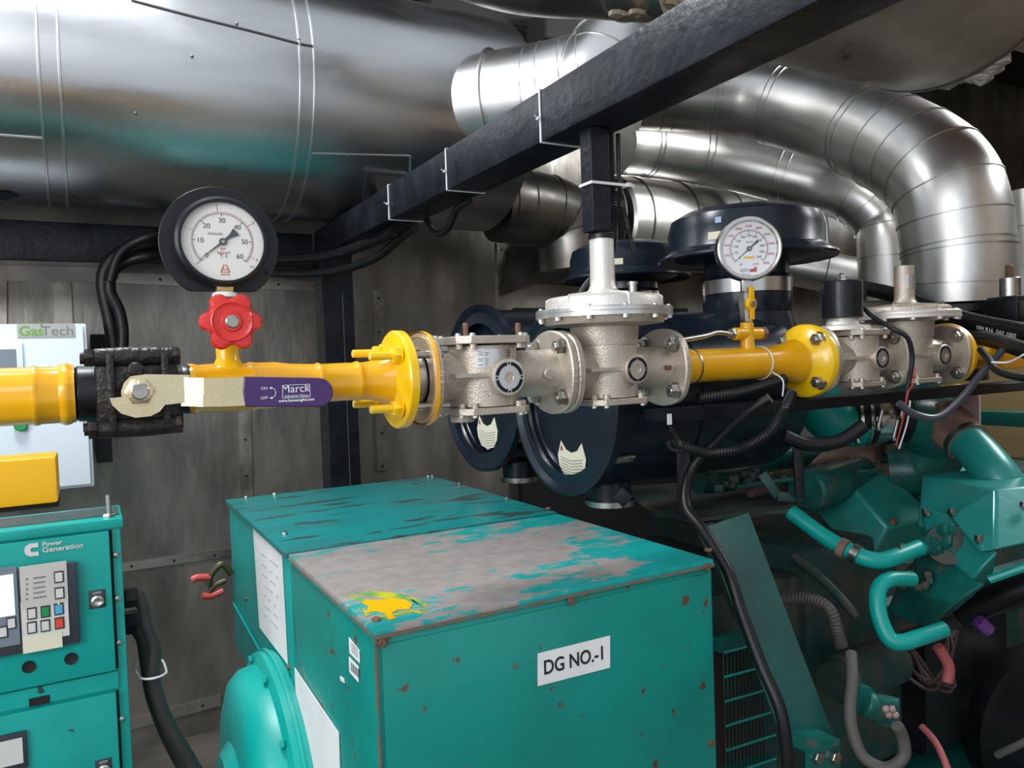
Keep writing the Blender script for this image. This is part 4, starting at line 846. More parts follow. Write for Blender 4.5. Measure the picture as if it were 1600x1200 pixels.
sidecab('dusty black cable from lower gland on the right side of teal cabinet', 0, cabpath(yb, 972, [(216, 980), (226, 1000), (232, 1040), (240, 1085), (262, 1145), (290, 1200), (310, 1240)]), .020)
pa_, pb_ = ony(239, 1048, ya), ony(233, 1044, yb); zt0 = (pa_.z+pb_.z)/2
lp_ = [V((pa_.x+.030*math.cos(math.radians(t)), pa_.y+.030*math.sin(math.radians(t)), zt0)) for t in range(180, 361, 30)]+[V((pb_.x+.034*math.cos(math.radians(t)), pb_.y+.034*math.sin(math.radians(t)), zt0)) for t in range(0, 181, 30)]
lp_.append(lp_[0]); o = MB().tube(lp_, .0028, 8, 3).build('cable_tie', TIE); tag(o, 'white cable tie binding the two cables beside the teal cabinet', 'cable tie', 'white cable ties')
# ================================================================ ALTERNATOR
NC = onz(585, 985, 1.30)
AX0, AY0 = .427, 1.25
ATZ = onx(585, 985, AX0).z
P_ = onx(585, 985, AX0); AY0 = P_.y; ATZ = P_.z
AX1 = ony(1115, 870, AY0).x
AYM = onx(450, 857, AX0).y; AYB = onx(355, 772, AX0).y
alt = thing('alternator', ((AX0+AX1)/2, (AY0+AYB)/2, 0), 'teal generator alternator box marked DG NO.-1 in the foreground', 'alternator')
body = MB().bb(AX0+.004, AX1-.004, AY0+.004, AYM-.003, .75, ATZ-.014, .003).build('terminal_box', TEAL, alt)
MB().bb(AX0+.004, AX1-.004, AYM+.003, AYB-.004, .75, ATZ-.014, .003).build('terminal_box', TEALC, alt)
MB().bb(AX0, AX1, AY0, AYM-.002, ATZ-.013, ATZ, .003).build('top_cover', WORN, alt)
MB().bb(AX0-.006, AX1, AYM+.002, AYB, ATZ-.012, ATZ+.004, .003).build('top_cover', TEALF, alt)
# worn rusty edges
mb = MB().bb(AX0-.001, AX1+.001, AY0-.0012, AY0+.003, ATZ-.017, ATZ-.010).bb(AX0-.0012, AX0+.003, AY0, AYM, ATZ-.017, ATZ-.010).bb(AX0-.0008, AX0+.004, AY0-.0008, AY0+.004, ATZ-.35, ATZ-.013); mb.build('rusty_edge', mat('rust_edge', (.16, .115, .08), 0, .7, .3, 60, (.05, .18, .15), 20, cw=(.5, .6)), alt)
fp = MB().bb(AX0+.012, AX1-.012, AY0-.001, AY0+.004, .75, ATZ-.03, .001).build('front_panel', TEAL, alt)
for px, py in ((596, 1004), (891, 939), (1103, 885), (1110, 1160)):
    q = ony(px, py, AY0); MB().hexn((q.x, AY0-.001, q.z), -Y, .0085, .006).build('bolt', RUST, alt)
for px, py in ((588, 970), (1107, 861), (857, 796)):
    q = onz(px, py, ATZ); MB().hexn((q.x, q.y, ATZ), Z, .009, .006).build('bolt', RUST, alt)
for px, py in ((375, 770), (445, 835), (630, 734), (672, 735), (735, 755), (822, 775), (406, 758)):
    q = onz(px, py, ATZ+.004); q.x = min(max(q.x, AX0+.012), AX1-.012); q.y = min(q.y, AYB-.012); MB().hexn((q.x, q.y, ATZ+.004), Z, .009, .006).build('bolt', STEEL, alt)
for px, py in ((450, 1043), (383, 935)): q = onx(px, py, AX0); MB().hexn((AX0+.004, q.y, q.z), -X, .0085, .006).build('bolt', RUST, alt)
# DG NO.-1 label
ly = AY0-.0015
a = ony(840, 1021, ly); b = ony(953, 993, ly); c = ony(840, 1072, ly); d = ony(953, 1043, ly)
MB().prism([a, b, d, c], V((0, -.0008, 0))).build('number_label', PAPER, alt)
mid = (a+b+c+d)/4; rdir = (b-a).normalized(); udir = (a-c).normalized()
text('DG NO.-1', mid-Y*.0012, rdir, rdir.cross(-Y)*-1 if rdir.cross(-Y).z < 0 else rdir.cross(-Y), .029, INK, alt, bold=.0007, wscale=.86)
# papers on the side
sxx = AX0+.0025
def side_poly(name, pts, m, th=.0015, x=None): 
    x = sxx if x is None else x
    return MB().prism([onx(px, py, x) for px, py in pts], V((-th, 0, 0))).build(name, m, alt)
side_poly('notice_paper', [(396, 826), (441, 868), (450, 1038), (406, 980)], PAPER)
side_poly('notice_paper', [(461, 1043), (530, 1145), (536, 1330), (470, 1240)], PAPER)
side_poly('barcode_sticker', [(546, 996), (562, 1016), (563, 1036), (547, 1020)], PAPER); side_poly('barcode_sticker', [(546, 1026), (561, 1042), (561, 1066), (547, 1050)], PAPER); side_poly('sticker_scrap', [(532, 1056), (538, 1060), (539, 1067), (533, 1063)], PAPER)
mb = MB(); random.seed(3)
for i in range(7):
    y_ = 865+i*16
    a, b = onx(408+i, y_, sxx-.002), onx(436, y_+22+random.randint(-2, 2), sxx-.002)
    for s0 in range(6):
        if random.random() < .75: mb.tube([a.lerp(b, s0/6), a.lerp(b, (s0+.7)/6)], .0009, 5, 1, smooth=False)
mb.build('notice_print', mat('faint_ink', (.25, .25, .3), 0, .6), alt)
mb = MB()
for i in range(10): a = onx(549+i*1.2, 1035+i*1.2, sxx-.002); b = onx(549+i*1.2, 1048+i*1.2, sxx-.002); mb.tube([a, b], .0003+.0004*(i % 3 == 0), 4, 1, smooth=False)
for i in range(4): a = onx(549, 1004+i*4, sxx-.002); b = onx(559, 1015+i*4, sxx-.002); mb.tube([a, b], .0004, 4, 1, smooth=False)
mb.build('barcode_print', INK, alt)
# side ledge and clip
mb = MB().tube([onx(365, 942, AX0), onx(455, 1105, AX0)], .004, 6, 1, smooth=False); mb.build('panel_seam', TEALC, alt)
# yellow paint spill on lid
zt_ = ATZ+.0006
sp_ = [(566, 942), (572, 937), (590, 938), (612, 936), (632, 937), (645, 944), (640, 951), (622, 953), (612, 958), (618, 966), (607, 969), (601, 958), (588, 955), (572, 957), (576, 948)]
MB().prism([onz(px, py, zt_) for px, py in sp_], Z*.0008).build('paint_spill', YELO, alt)
mb = MB()
for k_, (x0_, y0_, x1_, y1_, w_) in enumerate(((538, 929, 585, 942, 5), (552, 925, 612, 934, 5), (575, 923, 650, 936, 6), (620, 926, 672, 946, 4), (600, 932, 640, 940, 7), (640, 936, 668, 955, 3), (612, 960, 652, 955, 4), (585, 962, 622, 966, 5), (560, 948, 578, 962, 5), (628, 950, 662, 958, 3))):
    jj = [random.uniform(-1.5, 1.5) for _ in range(8)]; xm, ym = (x0_+x1_)/2, (y0_+y1_)/2
    mb.prism([onz(px, py, zt_-.0004+k_*.00003) for px, py in ((x0_, y0_), (xm+jj[0], ym-w_*.6), (x1_+jj[1], y1_-w_*.2), (x1_-6+jj[2], y1_+w_*.3), (xm+jj[3], ym+w_*.6), (x0_+5, y0_+w_*.5))], Z*.0005)
mb.build('paint_smear', SMEAR, alt)
# end cover (round) facing left, and frame
cyc = (AY0+AYB)/2+.02
MB().lathe([(.41, 0), (.41, AX1-AX0-.01)], (AX0-.0, cyc, .55), X, 64).build('stator_frame', TEALC, alt)
MB().lathe([(.10, -.16), (.17, -.158), (.20, -.13), (.31, -.125), (.355, -.11), (.378, -.085), (.385, -.05), (.405, -.045), (.415, -.04), (.415, -.0)], (AX0-.0, cyc, .55), X, 72).build('end_cover', TEALC, alt)
MB().lathe([(.415, -.004), (.422, -.004), (.422, .004), (.415, .004)], (AX0-.02, cyc, .55), X, 72).build('cover_rim', TEALC, alt)
for k_ in range(12):
    a_ = 2*math.pi*k_/12+.2; MB().hexn((AX0-.052, cyc+.398*math.cos(a_), .55+.398*math.sin(a_)), -X, .011, .008).build('bolt', TEALC, alt)
MB().bb(AX0+.03, AX1-.02, AY0+.25, AYB-.25, .001, .2).build('mounting_feet', TEALC, alt)
# red clips on the far corner
q = onx(352, 880, AX0-.0); c_ = thing('spring_clip', q, 'pair of red-tipped brass clips on the rear left corner of the alternator box', 'clip')
e = V((AX0-.006, min(q.y, AYB-.05), q.z)); 
MB().tube([e, e+V((-.03, -.0, .04)), e+V((-.065, 0, .012)), e+V((-.08, 0, -.03))], .012, 10).tube([e+V((-.02, 0, -.02)), e+V((-.055, 0, -.03)), e+V((-.075, 0, -.05))], .010, 10).build('clip_jaw', mat('dark_brass', (.12, .10, .05), .6, .4), c_)
MB().tube([e+V((-.07, 0, .0)), e+V((-.11, 0, .006)), e+V((-.13, 0, .0))], .013, 10).tube([e+V((-.03, 0, -.055)), e+V((-.07, 0, -.065)), e+V((-.10, 0, -.06))], .013, 10).build('red_grip', mat('red_plastic', (.62, .08, .07), 0, .4), c_)
# ================================================================ AIR FILTERS
def canister(label, x0, x1, yc, zc, R, hat, stick):
    t = thing('air_filter', (x0+.3, yc, zc-R), label, 'air filter', 'round black air filters')
    MB().lathe([(R*.80, -.0), (R*.93, .004), (R*.985, -.008), (R*1.03, -.004), (R*1.03, .02), (R*.985, .03), (R*.80, .03)], (x0, yc, zc), X, 72, open_=True).build('end_rim', NAVY, t)
    MB().lathe([(0.001, .03), (R*.74, .030), (R*.76, .034), (R*.84, .045), (R*.90, .02)], (x0, yc, zc), X, 72, open_=True).build('end_cover', NAVY, t)
    MB().lathe([(R*.98, .02), (R*.965, .05), (R*.965, x1-x0-.06), (R*.8, x1-x0), (.001, x1-x0)], (x0, yc, zc), X, 72, open_=True).build('canister', NAVY, t)
    MB().ring((x0+.32, yc, zc), X, R*.965, .03, .004, 72).build('strap', NAVY, t)
    mb = MB(); a = math.radians(-20)
    for aa in (-35,):
        t_ = math.radians(aa); c_ = V((x0+.05, yc-R*math.cos(t_), zc+R*math.sin(t_))); mb.box(c_, (.07, .012, .02), (X, V((0, math.cos(t_), -math.sin(t_))), V((0, math.sin(t_), math.cos(t_)))), .002)
    mb.build('latch', STEEL, t)
    xs_ = x0+.029
    P = []
    s_ = R/.27
    for y_, z_ in ((-.055, .045), (-.03, .02), (0, .012), (.03, .02), (.055, .045), (.075, .0), (.068, -.03), (.045, -.055), (0, -.068), (-.045, -.055), (-.068, -.03), (-.075, 0)):
        P.append(V((xs_-.001, yc+y_*s_-.0, zc+stick+z_*s_)))
    lb = MB().prism(P, V((-.001, 0, 0))).build('warning_sticker', CREAM, t)
    mb = MB()
    for i in range(7):
        pts = [V((xs_-.0026, yc+u*s_*.058, zc+stick+s_*(-.004-.0085*i-.008*(1-abs(u))))) for u in (-1, -.5, 0, .5, 1)]
        mb.tube(pts, .0008, 5, 3)
    mb.build('sticker_print', GREYI, lb)
    text('A', V((xs_-.003, yc+.052*s_, zc+stick+.022*s_)), -Y, Z, .016*s_, REDI, lb, bold=.0006)
    # neck and rain hat
    hx, hz, hr, nr, hh, hy = hat
    n_ = MB().lathe([(nr*1.25, -.02), (nr*1.02, .10), (nr, .12), (nr, hz-zc-R*.6)], (hx, hy, zc+R*.6), Z, 56).build('neck', NAVY, t)
    MB().lathe([(nr*1.03, -.022), (nr*1.05, -.022), (nr*1.05, .022), (nr*1.03, .022)], (hx, hy, zc+R*.6+.63*(hz-zc-R*.6)), Z, 56).build('clamp_band', STAIN, t)
    MB().lathe([(nr*1.03, -.09), (nr*1.045, -.085), (nr*1.045, .03), (nr*1.02, .035)], (hx, hy, zc+R*.6+.63*(hz-zc-R*.6)), Z, 56).build('neck_sleeve', NAVY, t)
    hat_ = MB().lathe([(hr*.80, -.004), (hr*.985, -.018), (hr, -.012), (hr*.985, -.004), (hr*.90, .008), (hr*.875, .02), (hr*.87, hh*.55), (hr*.83, hh*.82), (hr*.70, hh*.97), (hr*.3, hh*1.0), (0.001, hh)], (hx, hy, hz), Z, 80).build('rain_hat', NAVY, t)
    MB().lathe([(nr*1.01, -.03), (hr*.80, -.006)], (hx, hy, hz+.0), Z, 64).build('hat_underside', NAVY, t)
    for px_, w1, h1, dz, m_ in ((-38, .030, .018, hh*.28, CREAM), (-14 if False else -25, .014, .014, hh*.60, mat('blue_sticker', (.35, .5, .7), 0, .4))):
        a_ = math.radians(203 if m_ is CREAM else 206); rr = hr*.873
        for kk in ((0, 22) if m_ is CREAM else (0,)):
            aa = a_ + math.radians(kk); d_ = V((math.cos(aa), math.sin(aa), 0)); MB().box(V((hx, hy, hz+dz))+d_*rr, (w1*1.35, .002, h1*1.3), (d_.cross(Z), d_, Z)).build('hat_sticker', m_, hat_)
    # foot
    MB().cyl((x0+.16, yc, zc-R*1.16), (x0+.16, yc, zc-R*.93), .065).build('outlet_neck', NAVY, t); MB().cyl((x0+.16, yc, zc-R*1.20), (x0+.16, yc, zc-R*1.14), .075).build('outlet_clamp', STEEL, t)
    return t
yc1 = 1.88; c_ = onx(888, 628, 1.2)
yn = onx(965, 640, 1.2).y; yf = onx(808, 640, 1.2).y; yc1 = (yn+yf)/2; Rc = (yf-yn)/2; zc1 = onx(888, 775, 1.2).z+Rc*1.03
hq = ony(1172, 400, yc1+.0); 
canister('near black air filter canister with wide rain hat behind the yellow spool', 1.2, 2.0, yc1, zc1, Rc, (hq.x-.02, hq.z+.0, .292, .138, .145, yc1), -Rc*.62)
yn2 = onx(812, 640, 1.28).y; yf2 = onx(698, 640, 1.28).y; R2 = (yf2-yn2)/2; yc2 = (yn2+yf2)/2; zc2 = onx(752, 736, 1.28).z+R2*1.03
hq2 = ony(978, 432, yc2)
canister('far black air filter canister with rain hat behind the large regulator', 1.28, 2.08, yc2, zc2, R2, (hq2.x, hq2.z, .265, .13, .13, yc2), -R2*.52)
# ================================================================ ENGINE
eng = thing('diesel_engine', (2.6, 2.03, 0), 'dusty teal generator engine filling the lower right behind the alternator', 'engine')
def ep(mb, name, m, parent=eng, **k): return mb.build(name, m, parent, **k)
# block and bell housing
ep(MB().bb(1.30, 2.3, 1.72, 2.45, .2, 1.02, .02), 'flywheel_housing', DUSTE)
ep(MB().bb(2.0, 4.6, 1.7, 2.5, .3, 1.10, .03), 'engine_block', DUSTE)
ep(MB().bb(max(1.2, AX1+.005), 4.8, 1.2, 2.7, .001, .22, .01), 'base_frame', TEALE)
# canister shelf
sz_ = onx(1080, 800, 1.55).z
P = [(1040, 800), (1170, 793), (1272, 782), (1215, 766), (1080, 766), (1030, 770)]
SHZ = zc1-Rc-.13
sh = MB().prism([onz(px, py, SHZ) for px, py in ((1010, 790), (1078, 812), (1275, 783), (1225, 760), (1100, 752), (970, 760))], -Z*.012); ep(sh, 'filter_shelf', DUSTE)
def strut(px0, py0, px1, py1, d, w, name='shelf_leg', m=TEALE, th=.012, d2=None):
    a, b = at(px0, py0, d), at(px1, py1, d2 or d); dd = (b-a).normalized(); sd = dd.cross(yaw_f).normalized(); ep(MB().box((a+b)/2, ((b-a).length, w, th), (dd, sd, dd.cross(sd)), .002), name, m)
strut(1066, 690, 1070, 808, 2.13, .036, m=BLK); strut(1246, 700, 1250, 778, 2.42, .030, m=BLK)
strut(980, 768, 965, 785, 2.1, .04, m=BLK); strut(1134, 812, 1264, 1160, 2.02, .124, 'diagonal_brace', TEALD, .014, 1.92)
strut(1100, 820, 1160, 960, 2.12, .05, 'inner_brace', DUSTE)
# small diagonal light bracket
strut(1190, 740, 1215, 775, 2.45, .03, 'bracket', TEALE); strut(1215, 775, 1240, 778, 2.45, .03, 'bracket', TEALE)
# bracket foot with bolts
q = at(1265, 1155, 1.88); ep(MB().box(q+V((0, 0, 0)), (.10, .10, .012)), 'bracket_foot', TEALE); ep(MB().box(q+V((.01, -.03, -.09)), (.11, .012, .17)), 'bracket_foot', TEALE)
for dx in (-.03, .03): 
    mb = MB().hexn(q+V((.01+dx, -.036, -.03-dx*.3)), -Y, .016, .012); ep(mb, 'bolt', STEEL)
# rocker covers
def cover(x0, x1, top_far, top_near, drop, m=TEALE, taper=.05):
    a, d = onx(*top_far, x0), onx(*top_near, x0); b_, c = a+X*(x1-x0), d+X*(x1-x0); n_ = ((b_-a).cross(d-a)).normalized(); n_ = n_ if n_.z > 0 else -n_
    dd = -n_*drop; e = (d-a).normalized()*.05
    lo = [a+dd-X*taper-e, b_+dd+X*taper-e, c+dd+X*taper+e, d+dd-X*taper+e]
    vs = [a, b_, c, d]+lo
    o = MB().add(vs, [(0, 1, 2, 3), (7, 6, 5, 4), (0, 4, 5, 1), (1, 5, 6, 2), (2, 6, 7, 3), (3, 7, 4, 0)]).build('rocker_cover', m, eng, bevel=.010)
    for p_ in (d.lerp(c, .15)-e*.3, d.lerp(c, .85)-e*.3): mb = MB().hexn(p_-n_*.002, n_, .014, .014); ep(mb, 'bolt', RUST, eng)
    return a, b_, c, d
cover(2.36, 2.62, (1318, 746), (1388, 824), .17, TEALB, .03)
cover(2.76, 3.02, (1400, 735), (1462, 800), .17, TEALB, .03)
cover(3.16, 3.42, (1468, 722), (1525, 778), .17, TEALB, .03)
# head slab under the covers
a, d = onx(1290, 790, 2.35), onx(1420, 900, 2.35)
n_ = V((0, -.55, .83)); L_ = 2.1
ep(MB().prism([p_-n_*.16 for p_ in (a, a+X*L_, d+X*L_, d)], -n_*.14), 'cylinder_head', TEALE, bevel=.01)
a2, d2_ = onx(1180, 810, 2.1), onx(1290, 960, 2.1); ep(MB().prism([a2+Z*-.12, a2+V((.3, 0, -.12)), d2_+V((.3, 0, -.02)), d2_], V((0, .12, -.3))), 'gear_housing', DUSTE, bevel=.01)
# far valley items
ep(MB().tube([at(1090, 752, 2.7), at(1150, 746, 2.8), at(1200, 720, 2.95), at(1290, 712, 3.1)], .045, 20), 'coolant_pipe', TEALE)
ep(MB().cyl(at(1258, 768, 2.6), at(1345, 742, 2.9), .07, n=36, bev=.01), 'water_manifold', TEALE)
for i, (px, py, d_, s_) in enumerate(((1345, 718, 3.0, .17), (1395, 722, 3.05, .15), (1300, 735, 2.95, .12))): ep(MB().box(at(px, py, d_), (s_*1.2, s_, s_*.9), (V((.9, .3, .2)).normalized(), V((-.3, .9, 0)).normalized(), Z), .02), 'exhaust_manifold', RUSTB)
mb = MB().tube([at(1170, 762, 2.7), at(1220, 752, 2.75), at(1270, 742, 2.8), at(1330, 738, 2.85), at(1400, 738, 2.9)], .035, 12); ep(mb, 'exhaust_manifold', RUSTB)
mb = MB(); random.seed(11)
for i in range(34):
    q = at(1125+i*8.2+random.uniform(-4, 4), 762-i*1.0+random.uniform(-14, 10), 2.55+i*.012)
    if i % 3 == 0: mb.box(q, (random.uniform(.02, .05), .03, .025), (V((.8, .6, 0)), V((-.6, .8, 0)), Z), .004)
    else: mb.hexn(q, V((random.uniform(-.3, .3), random.uniform(-.6, 0), 1)), .014, .02)
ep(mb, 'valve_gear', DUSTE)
ep(MB().tube([at(1150, 762, 2.55), at(1230, 750, 2.6), at(1300, 744, 2.7), at(1380, 735, 2.8)], .009, 8), 'fuel_line', TEALE)
# turbo crossover pipes
ep(MB().tube([at(1255, 560, 2.72), at(1268, 610, 2.72), at(1300, 655, 2.72), at(1345, 660, 2.72)], .085, 32), 'intake_elbow', TEALC)
ep(MB().tube([at(1325, 655, 2.72), at(1360, 655, 2.72)], .088, 36, smooth=False), 'rubber_coupling', RUB)
ep(MB().tube([at(1352, 655, 2.715), at(1390, 655, 2.715)], .083, 36, smooth=False), 'steel_band', STAIN)
ep(MB().tube([at(1384, 655, 2.71), at(1410, 655, 2.71)], .088, 36, smooth=False), 'rubber_coupling', RUB)
for px in (1336, 1352, 1392, 1404):
    c_ = at(px, 655, 2.718); ax_ = at(px+10, 655, 2.715)-c_; o_ = ep(MB().ring(c_, ax_, .0885, .010, .003, 40), 'hose_clamp', STAIN)
for px, py in ((1340, 688), (1372, 668), (1408, 650), (1396, 684)): q = at(px, py, 2.60); ep(MB().cyl(q, q+V((.01, -.01, .06)), .006).hexn(q, -Z, .010, .01), 'clamp_bolt', STEEL)
ep(MB().tube([at(1404, 655, 2.72), at(1440, 660, 2.75), at(1465, 690, 2.8), at(1440, 730, 2.85), at(1390, 735, 2.9)], [.085, .10, .105, .10, .09], 32), 'intake_elbow', TEALE)
ep(MB().tube([at(1405, 600, 2.9), at(1440, 630, 2.85), at(1475, 660, 2.75)], [.085, .09, .08], 28), 'intake_pipe', TEALE)
ep(MB().tube([at(1465, 650, 2.72), at(1490, 672, 2.66), at(1512, 692, 2.60)], [.075, .08, .066], 28), 'hump_hose', RUSTB)
ep(MB().ring(at(1508, 688, 2.61), at(1512, 692, 2.60)-at(1490, 672, 2.66), .068, .02, .004, 36), 'hose_clamp', STEEL)
ep(MB().tube([at(1508, 688, 2.61), at(1535, 715, 2.54), at(1562, 750, 2.48), at(1590, 800, 2.45)], [.062, .064, .066, .07], 28), 'charge_air_pipe', TEALB)
ep(MB().box(at(1480, 640, 3.2), (.4, .2, .2), (V((.8, .6, 0)), V((-.6, .8, 0)), Z), .04), 'turbocharger_body', PINKM)
# charge air manifold at right edge
def poly_at(pts, d, ex, name, m, bev=.008): ep(MB().prism([at(px, py, dd) for px, py, dd in pts], ex), name, m, bevel=bev)
ext = V((.05, .22, -.05))
poly_at([(1482, 808, 2.35), (1556, 765, 2.3), (1556, 860, 2.15), (1530, 862, 2.15)], 2.3, V((.28, .17, -.05)), 'aftercooler_housing', TEALB)
poly_at([(1556, 765, 2.3), (1680, 752, 2.3), (1680, 835, 2.2), (1556, 860, 2.15)], 2.3, V((.10, .30, 0)), 'aftercooler_housing', TEALB)
poly_at([(1440, 790, 2.42), (1485, 806, 2.36), (1560, 862, 2.16), (1520, 905, 2.2), (1450, 850, 2.4)], 2.3, V((.10, .07, -.10)), 'aftercooler_flange', TEALB)
poly_at([(1450, 850, 2.4), (1520, 905, 2.22), (1545, 910, 2.2), (1490, 945, 2.25), (1420, 920, 2.4)], 2.3, V((.05, .12, -.12)), 'water_jacket', TEALE)
for px, py, d_ in ((1478, 800, 2.34), (1520, 842, 2.2), (1590, 790, 2.24), (1438, 800, 2.4)): ep(MB().hexn(at(px, py, d_)-Y*.012, V((0, -1, .3)), .015, .014), 'bolt', STEEL)
ep(MB().tube([at(1545, 906, 2.2), at(1620, 880, 2.15)], .012, 8, smooth=False), 'side_rail', TEALC)
# U-pipes
ep(MB().tube([at(1236, 800, 2.42), at(1290, 840, 2.34), at(1330, 862, 2.28), at(1352, 872, 2.25), at(1375, 876, 2.24), at(1400, 870, 2.25), at(1440, 855, 2.3), at(1480, 845, 2.34)], .0245, 20), 'coolant_pipe', TEALC)
for px, py, d_ in ((1318, 857, 2.29), (1338, 866, 2.26), (1412, 866, 2.26)): 
    ep(MB().ring(at(px, py, d_), at(px+14, py+(7 if px < 1400 else -5), d_-.02)-at(px, py, d_), .026, .022, .004, 24), 'hose_clamp', STEEL if px != 1318 else RUSTB)
mb = MB(); 
for i in range(16): q = at(1462+random.uniform(-26, 34), 842+random.uniform(-18, 26), 2.3); mb.hexn(q, V((random.uniform(-.4, .4), -1, random.uniform(-.3, .6))), random.uniform(.010, .018), .025)
ep(mb, 'thermostat_fittings', TEALE)
ep(MB().lathe([(.05, 0), (.05, .05), (.06, .055), (.06, .08)], at(1470, 850, 2.36), V((-.6, -.6, .2)), 24), 'thermostat_housing', DUSTE)
mb = MB()
for i in range(14): q = at(1400+random.uniform(-30, 60), 893+random.uniform(-10, 24), 2.32); mb.box(q, (.035, .02, .02), (V((.8, .6, 0)), V((-.6, .8, 0)), Z), .004)
ep(mb, 'linkage', DUSTE)
ep(MB().tube([at(1425, 905, 2.25), at(1392, 905, 2.22), at(1374, 918, 2.2), at(1371, 945, 2.18), at(1378, 975, 2.16), at(1392, 1000, 2.14), at(1412, 1003, 2.13), at(1440, 995, 2.13), at(1475, 983, 2.15)], .0225, 20), 'coolant_pipe', TEALC)
# lower dark region
ep(MB().tube([at(1225, 938, 2.3), at(1260, 935, 2.25), at(1295, 950, 2.2), at(1310, 990, 2.2), at(1315, 1010, 2.2)], .018, 14, rib=.008), 'breather_hose', RUBG)
ep(MB().tube([at(1240, 870, 2.5), at(1290, 910, 2.4), at(1340, 965, 2.3)], .015, 12), 'breather_hose', DUSTE)
ep(MB().cyl(at(1310, 1062, 2.35), at(1395, 1030, 2.5), .075, n=32, bev=.01), 'starter_motor', DUSTE)
ep(MB().cyl(at(1300, 1065, 2.33), at(1318, 1058, 2.36), .055, n=24), 'starter_end', DUSTE)
ep(MB().cyl(at(1350, 1098, 1.9), at(1382, 1112, 1.9), .032, n=24, bev=.003).cyl(at(1343, 1090, 1.92), at(1352, 1096, 1.9), .036, n=24), 'actuator', TEALE)
ep(MB().box(at(1388, 1112, 1.88), (.018, .05, .075), (V((.9, .3, 0)).normalized(), V((-.3, .9, 0)).normalized(), Z), .003), 'actuator_plug', TEALE)
mb = MB()
for i in range(4): mb.sphere(at(1384+i*5, 1108+(i % 2)*9, 1.84), .009, 8)
ep(mb, 'terminals', PINKM)
cab('grey_hose', 'grey rubber-sleeved cable looping at the lower right below the actuator', [(1330, 1020, 1.95), (1332, 1060, 1.9), (1328, 1110, 1.86), (1334, 1150, 1.84), (1352, 1185, 1.82), (1385, 1200, 1.8), (1412, 1182, 1.8), (1410, 1152, 1.80), (1402, 1134, 1.79)], .014, RUBG, cat='cable')
cab('pink_hose', 'short pink-red hose curving in the dark area at the lower right', [(1465, 1010, 2.3), (1482, 1040, 2.3), (1480, 1065, 2.3)], .016, PINKH, cat='hose')
cab('pink_hose', 'pink cable running down to the bottom edge at the lower right', [(1440, 1135, 2.1), (1462, 1160, 2.05), (1480, 1200, 2.0), (1490, 1240, 2.0)], .009, PINKH)
cab('breather_hose', 'thin grey cable at the bottom right corner of the photo', [(1558, 1180, 2.0), (1590, 1165, 1.95), (1640, 1140, 1.9)], .009, RUBG)
ep(MB().cyl(at(1528, 970, 2.5), at(1545, 985, 2.5), .022, n=16), 'violet_connector', VIOL)
mb = MB()
for i in range(7):
    j = lambda: random.uniform(-10, 10)
    mb.tube([at(1400+i*5, 1015+j(), 2.5), at(1420+i*7+j(), 1060+j(), 2.45), at(1462+i*4+j(), 1075+j(), 2.42), at(1480+j(), 1030+j(), 2.45), at(1478+i*3, 985, 2.5)], .006, 8)
ep(mb, 'wiring_loom', mat('brown_loom', (.035, .015, .013), 0, .6))
ep(MB().box(at(1560, 1060, 3.2), (1.2, .1, .5)).box(at(1450, 1040, 2.9), (.5, .3, .4)), 'sump', BLK)
ep(MB().lathe([(.28, 0), (.31, .05), (.31, .12), (.26, .14)], at(1600, 1120, 2.9), V((-.3, -1, 0)), 56), 'fan_pulley', BLK)
ep(MB().tube([at(1500, 958, 2.6), at(1570, 930, 2.5), at(1660, 900, 2.4)], .05, 16), 'oil_pipe', BLK)
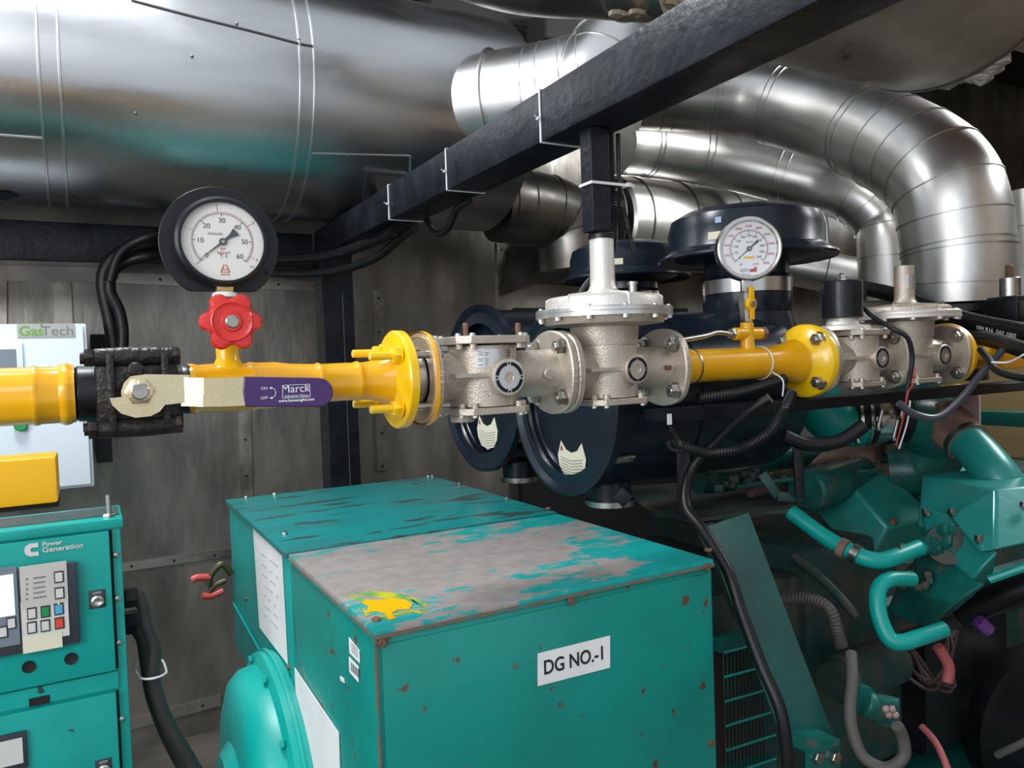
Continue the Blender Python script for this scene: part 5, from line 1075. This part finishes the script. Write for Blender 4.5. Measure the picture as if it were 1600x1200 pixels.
# vent grille on alternator adaptor
gr = thing('vent_grille', at(1170, 1195, 1.9), 'teal wire vent grille low beside the right side of the alternator', 'grille')
a, b = at(1130, 1020, 2.10), at(1208, 1000, 2.17); h_ = .34
mb = MB(); dd = (b-a)
for i in range(15): p_ = a+dd*(i/14); mb.tube([p_, p_-Z*h_], .0018, 6, smooth=False)
mb.build('wire_bars', TEALE, gr)
mb = MB()
for j in range(6): z_ = -h_*j/5; mb.tube([a+Z*z_, b+Z*z_], .0035, 6, smooth=False)
mb.build('cross_bars', TEALC, gr)
nb = Z.cross(dd).normalized(); nb = nb if nb.y > 0 else -nb
MB().prism([a+nb*.04, b+nb*.04, b+nb*.04-Z*h_, a+nb*.04-Z*h_], nb*.02).build('dark_opening', mat('dark_brown_inside', (.03, .022, .016), 0, .8), gr)
MB().prism([a+V((-.01, 0, .03)), b+V((.01, 0, .03)), b+V((.01, 0, 0)), a+V((-.01, 0, 0))], nb*.04).build('top_frame', TEALE, gr)
MB().prism([a-Z*h_, b-Z*h_, b-Z*(h_+.04), a-Z*(h_+.04)], nb*.04).build('bottom_frame', TEALE, gr)
o = MB().lathe([(.36, 0), (.42, .12), (.42, .3)], (AX1+.02, cyc, .62), X, 56).build('adaptor_ring', TEALE, eng)
# far background right
o = MB().bb(4.9, 5.0, .2, 3.2, .9, 1.9).build('mesh_screen', MESHW); tag(o, 'tan wire mesh screen far behind the engine at the right edge', 'screen')
o = thing('radiator_frame', (4.6, 2.0, 0), 'teal steel frame of the radiator beyond the engine', 'frame')
MB().bb(4.5, 4.6, .8, 3.2, 1.28, 1.36, .004).bb(4.5, 4.6, 1.0, 1.1, .2, 1.3, .004).bb(4.5, 4.6, 2.9, 3.0, .2, 1.3, .004).build('frame_bars', TEALE, o)
o = duct('exhaust_duct', 'vertical clad duct half cut off by the right edge behind the elbow', [at(1612, 300, 3.6), at(1612, 400, 3.6), at(1610, 480, 3.6)], .11, CLADT, (.3, .6))
# flange under the vertical exhaust
t = thing('turbo_outlet', base-Z*.1, 'dark flanged turbocharger outlet under the big vertical duct', 'flange')
MB().lathe([(.10, -.30), (.10, -.05), (.265, -.04), (.265, -.014), (.18, -.012)], base, Z, 48).build('flange', BLK, t)
for k_ in range(8): a_ = k_*math.pi/4+.3; MB().hexn(base+V((.238*math.cos(a_), .238*math.sin(a_), -.014)), Z, .014, .016).build('bolt', STEEL, t)
